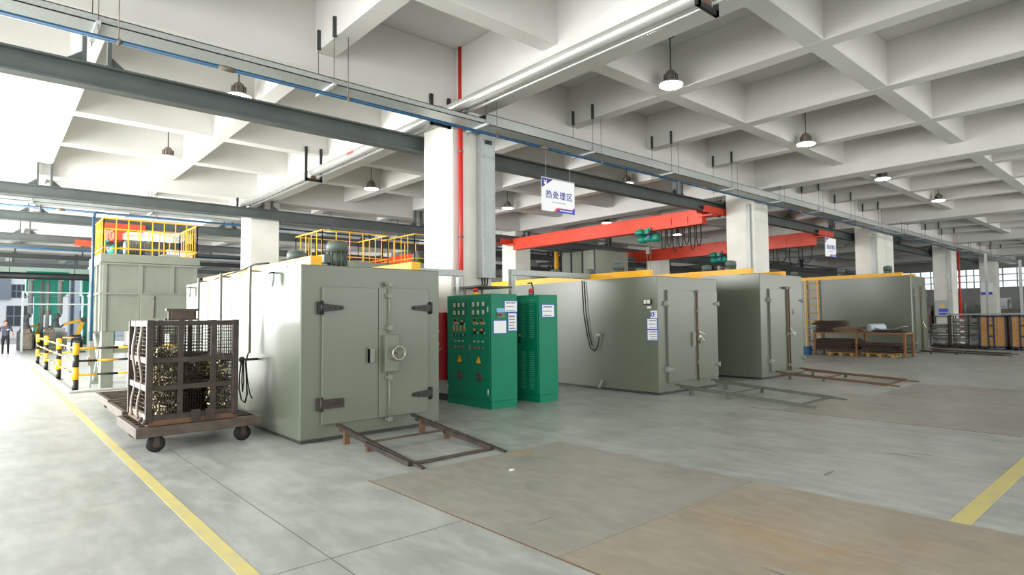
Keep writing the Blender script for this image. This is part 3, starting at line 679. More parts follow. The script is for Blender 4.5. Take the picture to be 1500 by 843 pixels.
# ------------------------------------------------------------------ furnace towers with yellow guard rails
def guard(parent, x0, x1, y0, y1, z, h, n):
    """yellow handrail round a platform: rails plus every baluster"""
    for (p, q) in (((x0, y0), (x1, y0)), ((x1, y0), (x1, y1)), ((x0, y1), (x1, y1)), ((x0, y0), (x0, y1))):
        for zz in (z+h, z+.14):
            MB().bar((p[0], p[1], zz), (q[0], q[1], zz), .03, .03).build('guard_rail', m_yellow, parent)
        for k in range(n+1):
            t = k/n; MB().bar((p[0]+(q[0]-p[0])*t, p[1]+(q[1]-p[1])*t, z), (p[0]+(q[0]-p[0])*t, p[1]+(q[1]-p[1])*t, z+h), .02, .02).build('baluster', m_yellow, parent)
def tower(label, x, y, w=2.0, d=2.0, n=8):
    r = thing('furnace_tower', label, 'furnace', (x, y, 0))
    MB().box(0, 0, 1.38, w, d, 3.06).build('chamber', m_tower, r, bev=.01)
    MB().box(-.06, -.06, 3.06, w+.06, d+.06, 3.27).build('top_rim', m_tower, r, bev=.01)
    for z in (3.03, 2.3):
        MB().box(-.08, -.07, z-.02, w+.08, d+.07, z+.02).build('flange', m_tower, r)
    for xx in (.0, .72, 1.4, w-.08): MB().box(xx, -.05, 1.38, xx+.08, 0, 3.05).build('stiffener', m_tower, r)
    for yy in (.0, .66, 1.3, d-.08): MB().box(-.05, yy, 1.38, 0, yy+.08, 3.05).build('stiffener', m_tower, r)
    for xx in (0, w-.25):
        for yy in (0, d-.25): MB().box(xx, yy, 0, xx+.25, yy+.25, 1.38).build('leg', m_tower, r, bev=.008)
    MB().box(.25, .02, .85, w-.25, .1, .98).build('crossbeam', m_tower, r); MB().box(.55, .05, .98, .62, .12, 1.38).build('strut', m_tower, r); MB().box(.85, .05, .98, .92, .12, 1.38).build('strut', m_tower, r)
    MB().bar((.05, .25, .1), (.05, d-.25, 1.3), .04, .05).bar((.05, .25, 1.3), (.05, d-.25, .1), .04, .05).build('cross_brace', m_ltgrey, r)
    guard(r, 0, w, 0, d, 3.27, .86, n)
    q = MB().lathe((.75, .9, 3.52), [(.16, -.22), (.2, -.2), (.2, .2), (.16, .22)], 16, 'x').box(.6, .75, 3.27, .9, 1.05, 3.34).build('winch_motor', m_dkgreen, r)
    for k in range(7): MB().lathe((.57+.06*k, .9, 3.52), [(.215, 0), (.215, .015)], 16, 'x').build('cooling_fin', m_worn, q)
    MB().lathe((1.05, 1.2, 3.27), [(.2, 0), (.2, .12), (.16, .14), (.16, .42), (.1, .46)], 16).build('lift_motor', m_dkgreen, r)
    MB().box(1.4, .9, 3.27, 1.8, 1.5, 3.42).build('gear_box', m_ltgrey, r, bev=.01)
    return r
t1 = tower('tall furnace tower with yellow guard rail beside the striped barrier', 2.04, 18.08)
t2 = tower('furnace tower top with guard rail seen above the handwheel oven', 6.83, 16.75, n=5)
t3 = tower('furnace tower top partly hidden behind the nearest column', 9.25, 15.9, n=5)
MB().box(1.2, -.14, 1.4, 1.25, -.04, 2.1).box(.75, -.18, 1.3, 1.9, -.14, 2.27).build('hinged_panel', m_tower, t1)
MB().cyl((1.02, -.2, 1.7), (1.02, -.2, 2.25), .02, 8).sphere((1.02, -.2, 2.2), .04, 8, 5).build('panel_latch', m_worn, t1)
MB().box(.75, .3, 0, 1.5, 1.6, .9).box(.8, .2, .9, 1.1, .6, 1.1).build('lower_tank', m_ltgrey, t1, bev=.01)
bt = thing('furnace_enclosure', 'tall grey-green panelled furnace box seen under the red crane', 'furnace', (22, 20.4, 0))
MB().box(0, 0, 0, 2.5, 2.5, 4.95).build('body', m_tower, bt)
for yy in (.0, .85, 1.65, 2.42): MB().box(-.05, yy, 0, 0, yy+.08, 4.95).build('stiffener', m_darker, bt)
for z in (3.3, ): MB().box(-.06, 0, z, -.0, 2.5, z+.05).build('girt', m_tower, bt)
MB().box(-.3, 2.52, 0, -.15, 2.67, 5.05).build('yellow_post', m_yellow, bt)

# ------------------------------------------------------------------ crane runway beams and cranes
def ibeam(y, z0, z1, x0, x1, w=.24, t=.03):
    h = w/2; return MB().prism([(y-h, z0), (y+h, z0), (y+h, z0+t), (y+.012, z0+t), (y+.012, z1-t), (y+h, z1-t), (y+h, z1), (y-h, z1), (y-h, z1-t), (y-.012, z1-t), (y-.012, z0+t), (y-h, z0+t)], x0, x1, 'x')
def runway(label, y, z0, z1, m, x0=-5.3, x1=60, hang=True, hx=[1.13+5.95*k for k in range(-1, 9)]):
    r = thing('crane_runway_beam', label, 'steel beam', (0, y, z0))
    ibeam(0, 0, z1-z0, x0, x1).build('beam', m, r)
    if hang:
        for x in sorted(XSEC+XM):
            if not (x0 < x < 50) or not any(abs(x-k) < .02 for k in hx): continue
            zt = (ZM if any(abs(x-q) < .01 for q in XM) else ZB)-z0
            for s in (-1, 1):
                hp = MB().box(x+s*.15-.025, -.08, z1-z0, x+s*.15+.025, .08, zt+.012).build('hanger_post', m, r)
                a = x+s*.175; MB().prism([(a, z1-z0), (a+s*.22, z1-z0), (a, z1-z0+.18)], -.012, .012, 'y').build('gusset', m, hp)
    return r
runway('dark steel runway beam passing just behind the nearest column', 11.22, 5.11, 5.46, m_dark, hx=[1.13, 16.005, 18.98, 27.905, 30.88, 36.83, 42.78])
runway('steel runway beam crossing in front of the second column row', 22.12, 5.12, 5.46, m_dark)
runway('steel runway beam just beyond the second column row', 26.8, 5.02, 5.34, m_dark, hang=True)
runway('most distant steel runway beam at upper left', 33.2, 5.0, 5.32, m_dark, hang=True)
def crane(label, x, y0, y1, hy, z0=4.78, z1=5.08, loops=True, m=m_red):
    r = thing('overhead_crane', label, 'crane', (x, y0, z0)); L = y1-y0; h = z1-z0+.02
    g0, g1, gh = .33, L-.33, h+.2; MB().box(-.13, g0, -.0, .13, g1, gh).box(-.17, g0, -.02, .17, g1, 0).box(-.15, g0, gh-.02, .15, g1, gh).build('girder', m, r, bev=.004)
    for yy in (0, L):
        q = MB().box(-.75, yy-.17, h-.05, .75, yy-.13, h+.17).box(-.75, yy+.13, h-.05, .75, yy+.17, h+.17).box(-.2, min(yy, yy+(.36 if yy == 0 else -.36))-.1, h-.1, .2, max(yy, yy+(.36 if yy == 0 else -.36))+.1, h-.04).build('end_truck', m, r)
        for xx in (-.6, .6):
            for s in (-1, 1): MB().lathe((xx, yy+s*.08, h+.1), [(.07, -.03), (.07, .03)], 12, 'y').build('truck_wheel', m_darker, q)
    for yy in (.9, 1.6): MB().box(-.16, yy, h*.3, -.14, yy+.05, h).build('girder_stiffener', m, r)
    if hy is not None:
        b = MB().lathe((-.0, hy, -.28), [(.08, -.5), (.15, -.47), (.15, -.2), (.12, -.19), (.12, .15), (.15, .16), (.15, .42), (.06, .5)], 16, 'y').build('hoist_drum', m_hoist, r)
        MB().lathe((-.3, hy+.2, -.05), [(.06, -.2), (.09, -.18), (.09, .15), (.05, .2)], 12, 'y').box(-.28, hy-.2, -.12, -.16, hy+.3, .05).build('trolley_motor', m_hoist, b)
        MB().box(-.26, hy-.25, -.14, .26, hy+.3, -.04).build('hoist_frame', m_darker, b)
        for yy in (hy-.2, hy+.25): MB().lathe((-.2, yy, .04), [(.07, -.03), (.07, .03)], 12, 'x').build('hoist_wheel', m_hoist, b)
        MB().box(-.2, hy-.2, -.3, -.14, hy-.08, -.18).build('switch_box', m_bluebin, b)
        for yy in (hy-.06, hy+.08): MB().cyl((0, yy, -.4), (0, yy, -1.5), .008, 6).build('hoist_rope', m_worn, b)
        MB().box(-.06, hy-.07, -.85, .06, hy+.09, -.6).build('hook_block', m_worn, b)
    if loops:
        n = 7; ya = .4; yb = (hy or L*.5)-.6; st = (yb-ya)/n
        for k in range(n):
            c = ya+st*(k+.5); rr = st*.36; dp = .75+.12*math.sin(k*2.1)
            MB().tube([(-.05, c-rr, 0), (-.05, c-rr*1.02, -dp*.6)]+[(-.05, c-rr*math.cos(t), -dp*.6-dp*.42*math.sin(t)) for t in (.4, .8, 1.2, 1.57, 1.95, 2.35, 2.75)]+[(-.05, c+rr*1.02, -dp*.6), (-.05, c+rr, 0)], .02, 6).build('festoon_cable', m_rubber, r)
    return r
crane('orange-red bridge crane with a green hoist hanging above the ovens', 18.0, 11.22, 22.12, 2.75)
crane('dark red bridge crane beyond the orange-red one', 26.9, 11.22, 22.12, 5.2, 4.7)
crane('red bridge crane in the far bay beyond the second column row', 17.2, 26.8, 33.2, 2.6, 4.66, 4.98)
crane('red bridge crane showing above the guard rail of the barrier-side tower', 3.5, 26.8, 33.2, 1.5, 4.66, 4.98)

# ------------------------------------------------------------------ cable tray, blue pipes, silver pipe
SUP = [x-.2 for x in sorted(XSEC+XM) if -4 < x < 56]
def tray_run(label, y0, y1, za, zb, xl, xm, xr, thin, sup):
    r = thing('cable_tray', label, 'cable tray', (0, y0, za)); d = y1-y0
    def seg(b, a, c, h): return b.box(a, 0, 0, c, d, .012).box(a, 0, 0, c, .012, h).box(a, d-.012, 0, c, d, h).box(a, 0, h-.012, c, d, h)
    seg(MB(), xl, xm, thin).build('tray_section', m_galv, r); seg(MB(), xm+.002, xr, zb-za).build('tray_section', m_galv, r)
    for x in [xl+3*k for k in range(1, int((xr-xl)/3))]:
        MB().box(x, -.004, .02, x+.35, 0, (thin if x < xm else zb-za)-.02).build('joint_plate', m_galv, r)
    for x in sup:
        q = MB().box(x-.025, -.07, -.04, x+.025, d+.07, 0).build('support_bracket', m_ltgrey, r)
        zt = (ZM if any(abs(x+.2-k) < .01 for k in XM) else ZB)-za
        for yy in (-.03, d+.03):
            MB().cyl((x, yy, -.1), (x, yy, zt+.02), .007, 6).build('hanger_rod', m_worn, q)
            MB().box(x-.02, yy-.02, zt-.03, x+.035, yy+.02, zt+.3).build('rod_anchor', m_darker, q)
    return r
tray_run('galvanised cable tray hung along the front of the nearest column row', 9.2, 9.76, 5.32, 5.53, -5.3, 6.9, 58, .1, SUP)
tray_run('galvanised cable tray along the second column row', 23.5, 24.0, 5.2, 5.34, -5.3, 7.0, 40, .12, [x for x in SUP if x < 20])
def bpipe(label, y, z, x0, x1, r, clips, cps):
    o = thing('compressed_air_pipe', label, 'pipe', (0, y, z))
    MB().cyl((x0, 0, 0), (x1, 0, 0), r, 10).build('pipe', m_blue, o)
    for x in clips:
        q = MB().lathe((x, 0, 0), [(r+.012, -.02), (r+.012, .02)], 10, 'x').build('pipe_clip', m_worn, o)
        MB().cyl((x, 0, r), (x, 0, ZB-z+.02), .007, 6).build('drop_rod', m_worn, q)
    for x in cps: MB().lathe((x, 0, 0), [(r+.008, -.1), (r+.008, .1)], 10, 'x').build('coupling', m_worn, o)
    return o
xs_ = [x for x in sorted(XSEC+XM)]
bpipe('blue air pipe running beside the front cable tray', 9.1, 5.1, -5.3, 46, .029, [x for x in xs_ if -4 < x < 45], [2.35, 8.3, 14.2, 20, 26])
bpipe('blue air pipe beside the second-row cable tray', 23.8, 5.08, -5.3, 30, .035, [x for x in xs_ if -4 < x < 28], [1.6, 9])
bpipe('thin blue air pipe in the far bay at left', 36.2, 5.0, -5.3, 12, .04, [-2, 3.9], [])
dp = thing('air_drop_pipe', 'blue air pipe dropping past the barrier-side furnace tower', 'pipe', (1.9, 18.6, 0))
MB().tube([(.55, 5.2, 5.08), (.1, .9, 4.4), (.03, .1, 4.29), (0, 0, 4.2), (0, 0, 1.15)], .032, 10).build('pipe', m_blue, dp)
MB().box(-.03, -.03, .75, .03, .03, 1.15).box(-.06, -.06, .55, .06, .06, .75).build('drain_valve', m_chrome, dp); MB().cyl((0, 0, 0), (0, 0, .56), .02, 8).build('stand', m_ltgrey, dp)
sv = thing('silver_pipe', 'shiny silver pipe running along the main ceiling beam', 'pipe', (6.36, 0, 5.58))
MB().cyl((0, -6, 0), (0, 22.34, 0), .105, 18).build('pipe', m_alu, sv)
MB().cyl((.17, -6, -.075), (.17, 22.3, -.075), .03, 8).build('side_conduit', m_alu, sv)
for x in (-.013,): 
    for k, (u, w_) in enumerate(((0, .05), (.08, .05), (.16, .05), (.24, .06))): MB().box(-.112, 13.6+u, -.02, -.1, 13.6+u+w_, .035).build('red_mark', m_redink, sv)
for yb in (YM[1]-.31, YM[1]+12.25/2-.18, YM[1]-12.25/2-.18, 22.3):
    q = MB().box(-.23, yb-.05, -.24, .23, yb, -.17).build('cradle', m_black, sv)
    for x in (-.2, .2): MB().box(x-.032, yb-.05, -.24, x+.032, yb+.0, .36 if any(abs(yb+.31-k) < .35 for k in YM) else .68).build('cradle_post', m_black, q)
    MB().box(-.07, yb-.05, -.17, .07, yb, -.1).build('pipe_pad', m_rust_red, q)

# ------------------------------------------------------------------ high-bay lamps
def lamp_proto(label, loc):
    r = thing('high_bay_lamp', label, 'lamp', loc, group='round high-bay lamps under the ceiling'); top = ZS-loc[2]
    MB().cyl((0, 0, .28), (0, 0, top), .012, 8).build('rod', m_darker, r); MB().box(-.06, -.06, top-.02, .06, .06, top).build('ceiling_plate', m_darker, r)
    h = MB().lathe((0, 0, 0), [(.11, .07), (.11, .19), (.09, .25), (.04, .29)], 18).build('housing', m_worn, r)
    for i in range(12):
        t = 2*PI*i/12; MB().bar((.12*math.cos(t), .12*math.sin(t), .08), (.12*math.cos(t), .12*math.sin(t), .2), .01, .04, up=(math.cos(t), math.sin(t), 0)).build('cooling_fin', m_worn, h)
    MB().lathe((0, 0, 0), [(.235, .0), (.235, .015), (.15, .06), (.1, .075)], 24).build('reflector', m_ltgrey, r)
    MB().lathe((0, 0, 0), [(.215, -.012), (.215, .0)], 24).build('lens', m_lens, r)
    return r
LAMPS = [((9.48, 6.75), 'high-bay lamp hanging beside the silver-pipe ceiling beam'), ((15.45, 6.8), 'high-bay lamp with long rod over the open floor at right'), ((21.4, 6.9), 'high-bay lamp seen edge-on under the right-hand ceiling'), ((27.3, 6.8), 'dark-housed high-bay lamp at far upper right'),
 ((3.55, 12.85), 'bleached high-bay lamp between cable tray and runway beam at left'), ((3.5, 18.95), 'washed-out high-bay lamp nearest the bright left ceiling'), ((9.45, 19.1), 'high-bay lamp left of the nearest column'), ((15.3, 19), 'high-bay lamp just right of the nearest column'), ((15.5, 12.9), 'high-bay lamp above the orange-red crane beside the runway beam'), ((21.3, 19), 'high-bay lamp just above the orange-red crane girder'), ((27.4, 19.3), 'high-bay lamp seen between the festoon cables'), ((27.4, 13), 'high-bay lamp behind the second sign'), ((33.3, 19.2), 'high-bay lamp right of the second sign'), ((9.45, 31), 'high-bay lamp low behind the second column row'), ((33.3, 13), 'high-bay lamp left of the double column')]
lp0 = None
for (x, y), lb_ in LAMPS:
    if lp0 is None: lp0 = lamp_proto(lb_, (x, y, 6.04))
    else: dup(lp0, (x, y, 6.04), lb_)

sp2 = blob('paper_scrap', 4.05, 5.0, .035, .02, m_paper, .012, 9, .3, 4); tag(sp2, 'tiny white paper scrap lying on the steel floor plate', 'scrap')
# ------------------------------------------------------------------ hanging signs
def sign(label, x, y, z, w=.98, h=.71, ztop=5.3):
    r = thing('hanging_sign', label, 'sign', (x, y, z))     # faces -y, lower-left corner
    MB().box(0, 0, 0, w, .012, h).build('board', m_sign, r)
    MB().box(-.005, -.004, h-.015, w+.005, .016, h+.012).build('top_rail', m_ltgrey, r)
    MB().prism([(0, h), (.35*w, h), (0, h-.3*h)], -.003, 0, 'y').build('corner_patch', m_navyink, r)
    MB().prism([(.36*w, h), (.35*w, h), (0, h-.3*h), (0, h-.31*h)], -.0035, 0, 'y').build('corner_edge', m_redink, r)
    lg = MB()
    lg.prism([(.05, h-.05), (.07, h-.05), (.09, h-.08), (.11, h-.08), (.13, h-.05), (.15, h-.05), (.12, h-.1), (.08, h-.1)], -.005, -.003, 'y')
    lg.prism([(.06, h-.1), (.14, h-.1), (.14, h-.13), (.1, h-.16), (.06, h-.13)], -.005, -.003, 'y'); lg.build('emblem', m_paper, r)
    text('title', '热处理区', .185, m_navyink, r, (w*.52, -.003, h*.5), (1, 0, 0), (0, 0, 1), .004, 'CENTER', .0018, 1.22)
    b = MB(); rn = random.Random(3); u = .3*w
    while u < .72*w: wd = rn.uniform(.008, .02); b.box(u, -.003, h*.275, u+wd, 0, h*.275+.025); u += wd+.007
    b.build('subtitle', m_greyink, r)
    MB().prism([(.42*w, 0), (w, 0), (w, .2*h), (.92*w, .12*h), (.5*w, .12*h)], -.003, 0, 'y').build('footer', m_blueink, r)
    MB().prism([(.35*w, 0), (.42*w, 0), (.5*w, .12*h), (.43*w, .12*h)], -.004, 0, 'y').prism([(.5*w, .12*h), (.92*w, .12*h), (w, .2*h), (w, .215*h), (.915*w, .135*h), (.43*w, .135*h)], -.004, 0, 'y').build('footer_accent', m_redink, r)
    b = MB(); u = .53*w
    while u < .9*w: wd = rn.uniform(.012, .022); b.box(u, -.005, .045*h, u+wd, -.003, .085*h); u += wd+.008
    b.build('footer_print', m_paper, r)
    for xx in (.13*w, .86*w): MB().cyl((xx, .006, h), (xx, .006, ztop-z), .003, 5).build('hanging_wire', m_ltgrey, r)
    return r
sign('white hanging area sign in front of the orange-red crane', 8.5, 9.4, 3.87)
sign('distant white hanging area sign right of the second column', 22.75, 9.4, 3.77)
ps = thing('pillar_sign', 'small white and blue sign on the most distant front-row column', 'sign', (53.78, 10.2, 2.9)); MB().box(-.01, 0, 0, .02, .7, .9).build('board', m_sign, ps); MB().box(-.014, 0, 0, -.01, .7, .2).build('footer', m_blueink, ps)

# ------------------------------------------------------------------ table of mats beside the far oven
tb = thing('work_table', 'long rusty steel table loaded with mats beside the far oven', 'table', (23.9, 7.16, 0))
TD, TW = 3.3, .95
MB().box(0, 0, .84, TW, TD, .9).build('table_top', m_table, tb); MB().box(.03, 0, .22, TW-.03, TD, .27).build('lower_shelf', m_rust, tb)
for y in (0, TD/2, TD-.07):
    for x in (0, TW-.07): MB().box(x, y, 0, x+.07, y+.07, .85).build('leg', m_table, tb)
rn = random.Random(5)
ORD = ['topmost', 'second from top', 'third from top', 'fourth from top', 'fifth from top', 'sixth from top', 'seventh from top', 'eighth from top', 'ninth from top', 'tenth from top', 'eleventh from top', 'twelfth from top', 'thirteenth from top']
def mats_(label, x0, x1, y0, y1, z0, n, m, t=.03, jit=.08):
    for k in range(n):
        a, b_, c, d = [rn.uniform(-jit, jit) for _ in range(4)]
        q = MB(); zz = z0+t*k; N_ = 6
        pts = [(y0+a+(y1-y0+b_-a)*i/N_, zz+rn.uniform(0, t*.35)) for i in range(N_+1)]
        q.prism([(y, z) for y, z in pts]+[(y, z+t*.85) for y, z in pts[::-1]], x0+c*.3, x1+d*.3, 'x')
        tag(q.build('woven_mat', m), ORD[n-1-k]+' '+label, 'mat', group=label)
mats_('dark woven mat in the tall pile on the table', 23.95, 24.75, 9.45, 10.45, .9, 13, m_mat, .034, .1)
mats_('tan woven mat in the low pile at the middle of the table', 23.95, 24.7, 8.75, 9.6, .9, 7, m_mat2, .03, .15)
mats_('dark mat under the table, left half', 23.95, 24.75, 8.9, 10.5, .27, 12, m_mat, .03, .15)
mats_('brown mat under the table, right half', 23.95, 24.75, 7.4, 8.85, .27, 7, m_mat, .032, .25)
mats_('thin mat lying flat under the foam sheet on the table', 24.0, 24.7, 7.3, 8.3, .9, 3, m_mat, .03, .08)
fr_ = thing('foam_roll', 'pale blue roll of foam sheeting on the table', 'roll', (24.1, 8.45, 1.03), -.6)
sp_ = []
for i in range(50):
    t = i*.42; r_ = .03+.0049*i*.42*1.0; sp_.append((r_*2.0*.6*math.cos(t), r_*2.0*.6*math.sin(t)))
MB().lathe((0, 0, .03), [(.05, 0), (.15, 0), (.16, .02), (.16, .6), (.15, .62), (.05, .62)], 20, 'x').build('roll', m_film, fr_)
MB().lathe((-.003, 0, .03), [(.05, 0), (.05, .01)], 14, 'x').build('core', m_darker, fr_)
MB().lathe((-.004, 0, .03), [(.115, 0), (.115, .006)], 18, 'x').build('layer_edge', m_ltgrey, fr_)
q = MB(); prof = [(-.1, .1), (-.25, .04), (-.4, -.02), (-.6, -.03), (-.85, -.01), (-1.15, .09)]
q.prism(prof+[(a, b_+.012) for a, b_ in prof[::-1]], 0, .6, 'x').build('loose_sheet', m_film, fr_).rotation_euler = (0, 0, .6)
def pallet(label, x, y):
    r = thing('pallet', label, 'pallet', (x, y, 0))
    for k in range(5): MB().box(.02+.17*k, 0, .1, .14+.17*k, 1.0, .122).build('deck_board', m_pallet, r)
    for k in range(3): 
        MB().box(0, .42*k, .0, .85, .42*k+.1, .02).build('base_board', m_pallet, r)
        for j in range(3): MB().box(.37*j, .42*k, .02, .37*j+.1, .42*k+.1, .1).build('block', m_pallet, r)
    return r
pallet('pine pallet under the right half of the mat table', 23.98, 7.6); pallet('pine pallet under the left half of the mat table', 23.98, 9.0)
bb = thing('storage_bin', 'blue plastic bin beside the mat table and ladder', 'bin', (23.7, 10.62, 0))
MB().box(0, 0, 0, .4, .5, .03).box(0, 0, .03, .4, .02, .32).box(0, .48, .03, .4, .5, .32).box(0, .02, .03, .02, .48, .32).box(.38, .02, .03, .4, .48, .32).build('shell', m_bluebin, bb)
for k in range(5): MB().box(-.01, .04+.1*k, .02, 0, .07+.1*k, .3).build('rib', m_bluebin, bb)
MB().box(-.015, -.015, .3, .415, .0, .33).box(-.015, 0, .3, 0, .515, .33).build('lip', m_bluebin, bb)

# ------------------------------------------------------------------ stores at the far right
def crate(label, x, y, w=1.0):
    r = thing('framed_crate', label, 'crate', (x, y, 0))
    MB().box(.06, .06, .14, 1.0, w-.06, 1.4).build('core', m_wood, r)
    n = 3
    for k in range(n): MB().box(.03, .07+(w-.14)*k/n, .16, .06, .07+(w-.14)*(k+1)/n-.015, 1.38).build('plank', m_wood, r)
    for y_ in (0, w*.42, w*.62, w-.06): MB().box(0, y_, .04, .05, y_+.06, 1.45).build('frame_upright', m_navy, r)
    for z in (.08, 1.4): MB().box(0, 0, z, 1.05, w, z+.07).build('frame_rail', m_navy, r)
    for z in (.55, 1.0): MB().box(-.005, w*.42, z, .045, w*.64, z+.06).build('frame_rail', m_navy, r)
    for y_ in (0, w-.1): MB().box(0, y_, 0, 1.05, y_+.1, .08).build('skid', m_navy, r)
    return r
crate('navy-framed plywood crate next to the caged silver rolls', 31.3, 5.5)
crate('navy-framed plywood crate at the right edge of the picture', 31.3, 4.4)
crate('navy-framed plywood crate standing back between the two front crates', 33.2, 4.0, 1.0)
def rollcage(label, x, y, w=.8, n=5, m=m_alu):
    r = thing('roll_cage', label, 'cage', (x, y, 0))
    for a in (0, .9):
        for b_ in (0, w): MB().box(a, b_-.02, .1, a+.04, b_+.02, 1.47).build('post', m_rust, r)
    for z in (.1, .55, 1.0, 1.43): MB().box(0, 0, z, .94, .03, z+.03).box(0, w-.03, z, .94, w, z+.03).box(0, 0, z, .03, w, z+.03).build('hoop', m_rust, r)
    netting('cage_mesh', r, (.01, 0, .12), (0, w, 0), (0, 0, 1.33), 9, 14, .003, m_worn)
    MB().box(0, 0, .04, .94, w, .1).build('base', m_rust, r)
    for k in range(n): 
        tag(MB().lathe((x+.18, y+.06, .24+.25*k), [(.02, 0), (.11, 0), (.11, w-.12), (.02, w-.12)], 12, 'y').build('silver_roll', m), ['lowest', 'second', 'third', 'fourth', 'fifth'][k]+' silver roll counted upwards in the '+label, 'roll', group='rolls in '+label)
    for a in (.1, .8): MB().lathe((a, w/2, .03), [(.03, -.02), (.03, .02)], 8, 'y').build('caster', m_rubber, r)
    return r
rollcage('rusty mesh cage leftmost by the pallet truck', 31.8, 7.75, .72, 4, m_galv)
rollcage('rusty mesh cage second from the pallet truck', 31.8, 6.98, .68)
rollcage('rusty mesh cage touching the plywood crate', 31.7, 6.55, .4, 5, m_ltgrey)
pt = thing('pallet_truck', 'hand pallet truck with a yellow and black handle', 'pallet truck', (30.4, 8.6, 0))
striped('tiller', pt, (0, .12, .3), (-.05, .2, 1.2), .03, 4, 1)
MB().tube([(-.05, .12, 1.2), (-.07, .1, 1.38), (-.07, .3, 1.38), (-.05, .28, 1.2), (-.05, .12, 1.2)], .02, 8).build('grip', m_black, pt)
MB().box(-.05, -.1, .1, .12, .4, .4).build('pump_body', m_black, pt, bev=.02)
for y in (-.05, .25): MB().box(.1, y, .06, 1.2, y+.14, .12).build('fork', m_black, pt)
for a in (0, 1.1): MB().lathe((a, .15, .06), [(.06, -.05), (.06, .05)], 12, 'y').build('wheel', m_rubber, pt)
wb = thing('work_bench', 'long pale bench top visible behind the crates', 'bench', (34.5, 2.5, 0))
MB().box(0, 0, 1.48, 1, 6, 1.55).build('top', m_ltgrey, wb)
for y in (.1, 3, 5.8): MB().box(.1, y, 0, .2, y+.1, 1.48).build('leg', m_worn, wb)
eb = thing('switch_box', 'grey wall-mounted switch box with a warning triangle on the fourth front column', 'electrical box', (41.98, 10.05, 1.35))
MB().box(0, 0, 0, .22, .8, 1.0).build('body', m_ltgrey, eb, bev=.01); MB().box(-.012, .02, .02, 0, .78, .98).build('door', m_ltgrey, eb, bev=.004)
MB().prism([(.25, .6), (.55, .6), (.4, .86)], -.016, -.012, 'x').build('warning_sign', m_warn, eb); MB().box(-.016, .15, .3, -.012, .65, .5).box(-.016, .15, .12, -.012, .65, .24).build('notice', m_blueink, eb)
for lb_, x, y, z in (('galvanised upright pole left of the most distant column', 33.2, 6.5, 4.3), ('galvanised upright pole near the right picture edge', 33.2, 5.25, 3.9)):
    r = thing('steel_pole', lb_, 'pole', (x, y, 0)); MB().box(-.05, -.05, 0, .05, .05, z).build('shaft', m_galv, r); MB().box(-.12, -.12, 0, .12, .12, .02).build('foot_plate', m_galv, r)
rp2 = thing('fire_pipe', 'red fire pipe beside the fourth front column', 'pipe', (43.3, 9.85, 0)); MB().cyl((0, 0, 0), (0, 0, ZS), .06, 10).build('pipe', m_redpipe, rp2)
for k, (x, lb_) in enumerate(((18.46, 'grey conduit running down the second front column'), (29.9, 'grey conduit running down the double column'), (42.2, 'grey conduit running down the fourth front column'))):
    r = thing('conduit_pipe', lb_, 'conduit', (x, 10.1, 0)); MB().box(-.1, -.06, 0, -.002, .06, 5.3).build('duct', m_galv, r); MB().box(-.11, -.08, 2.9, -.001, .08, 2.94).build('strap', m_worn, r)
sc_ = thing('machine_row', 'dark stacked machinery along the far right wall', 'machine', (58.5, 8, 0))
for k in range(6): MB().box(0, 1.5*k, 0, 1.5, 1.5*k+1.3, 1.5+.35*(k % 3)).build('cabinet', m_worn if k % 2 else m_dkgreen, sc_, bev=.03); 
for k in range(6): MB().cyl((.4, 1.5*k+.6, 1.5), (.4, 1.5*k+.6, 2.6), .12, 10).build('stack_pipe', m_galv, sc_)

# ------------------------------------------------------------------ far left: press, robot cell, ducts, person, buildings outside
pr = thing('hydraulic_press', 'large green press with a broad head at the far end', 'press', (2.1, 57.5, 0))
MB().box(0, 0, 3.85, 2.4, 1.8, 5.35).build('head', m_machine_green, pr, bev=.04); MB().prism([(0, 3.85), (.25, 3.55), (2.15, 3.55), (2.4, 3.85)], .1, 1.7, 'y').build('head_skirt', m_machine_green, pr)
for x in (.45, 1.45): MB().box(x, .2, 0, x+.42, 1.6, 3.6).build('side_frame', m_machine_green, pr, bev=.02)
MB().box(.87, .5, 2.5, 1.45, 1.3, 3.55).build('ram', m_machine_green, pr); MB().box(.8, .4, 2.2, 1.52, 1.4, 2.5).build('ram_plate', m_worn, pr); MB().box(.4, .1, 0, 1.9, 1.7, 1.0).build('bed', m_machine_green, pr)
MB().box(-.1, -.3, 3.5, 2.6, -.25, 3.54).build('gallery_rail', m_ltgrey, pr)
pr2 = thing('hydraulic_press', 'second green press partly hidden behind the barrier-side tower', 'press', (5.2, 56.5, 0))
MB().box(0, 0, 3.6, 2.2, 1.8, 5.1).build('head', m_machine_green, pr2, bev=.04); 
for x in (.1, 1.6): MB().box(x, .2, 0, x+.45, 1.6, 3.6).build('side_frame', m_machine_green, pr2)
def duct(label, x, y, ztop, zb, r):
    o = thing('extraction_duct', label, 'duct', (x, y, 0))
    MB().tube([(0, -.8, ztop), (0, -.25, ztop), (0, 0, ztop-.2), (0, 0, zb+.55)], r, 12).build('pipe', m_galv, o)
    MB().tube([(0, 0, zb+.55), (-.15, 0, zb+.4), (-.2, 0, zb+.2)], r*1.1, 12).build('elbow', m_mach, o)
    MB().lathe((-.2, 0, zb-.5), [(.34, 0), (.3, .1), (.16, .5), (.15, .72)], 12).build('hood', m_mach, o)
    MB().box(-.6, -.4, 0, .22, .4, zb-.5).build('machine_box', m_mach, o, bev=.03)
    return o
duct('grey extraction duct with hood left of the green press', 2.05, 50, 4.36, 1.6, .13); duct('grey extraction duct with hood right of the green press', 3.5, 50.2, 4.36, 1.6, .13)
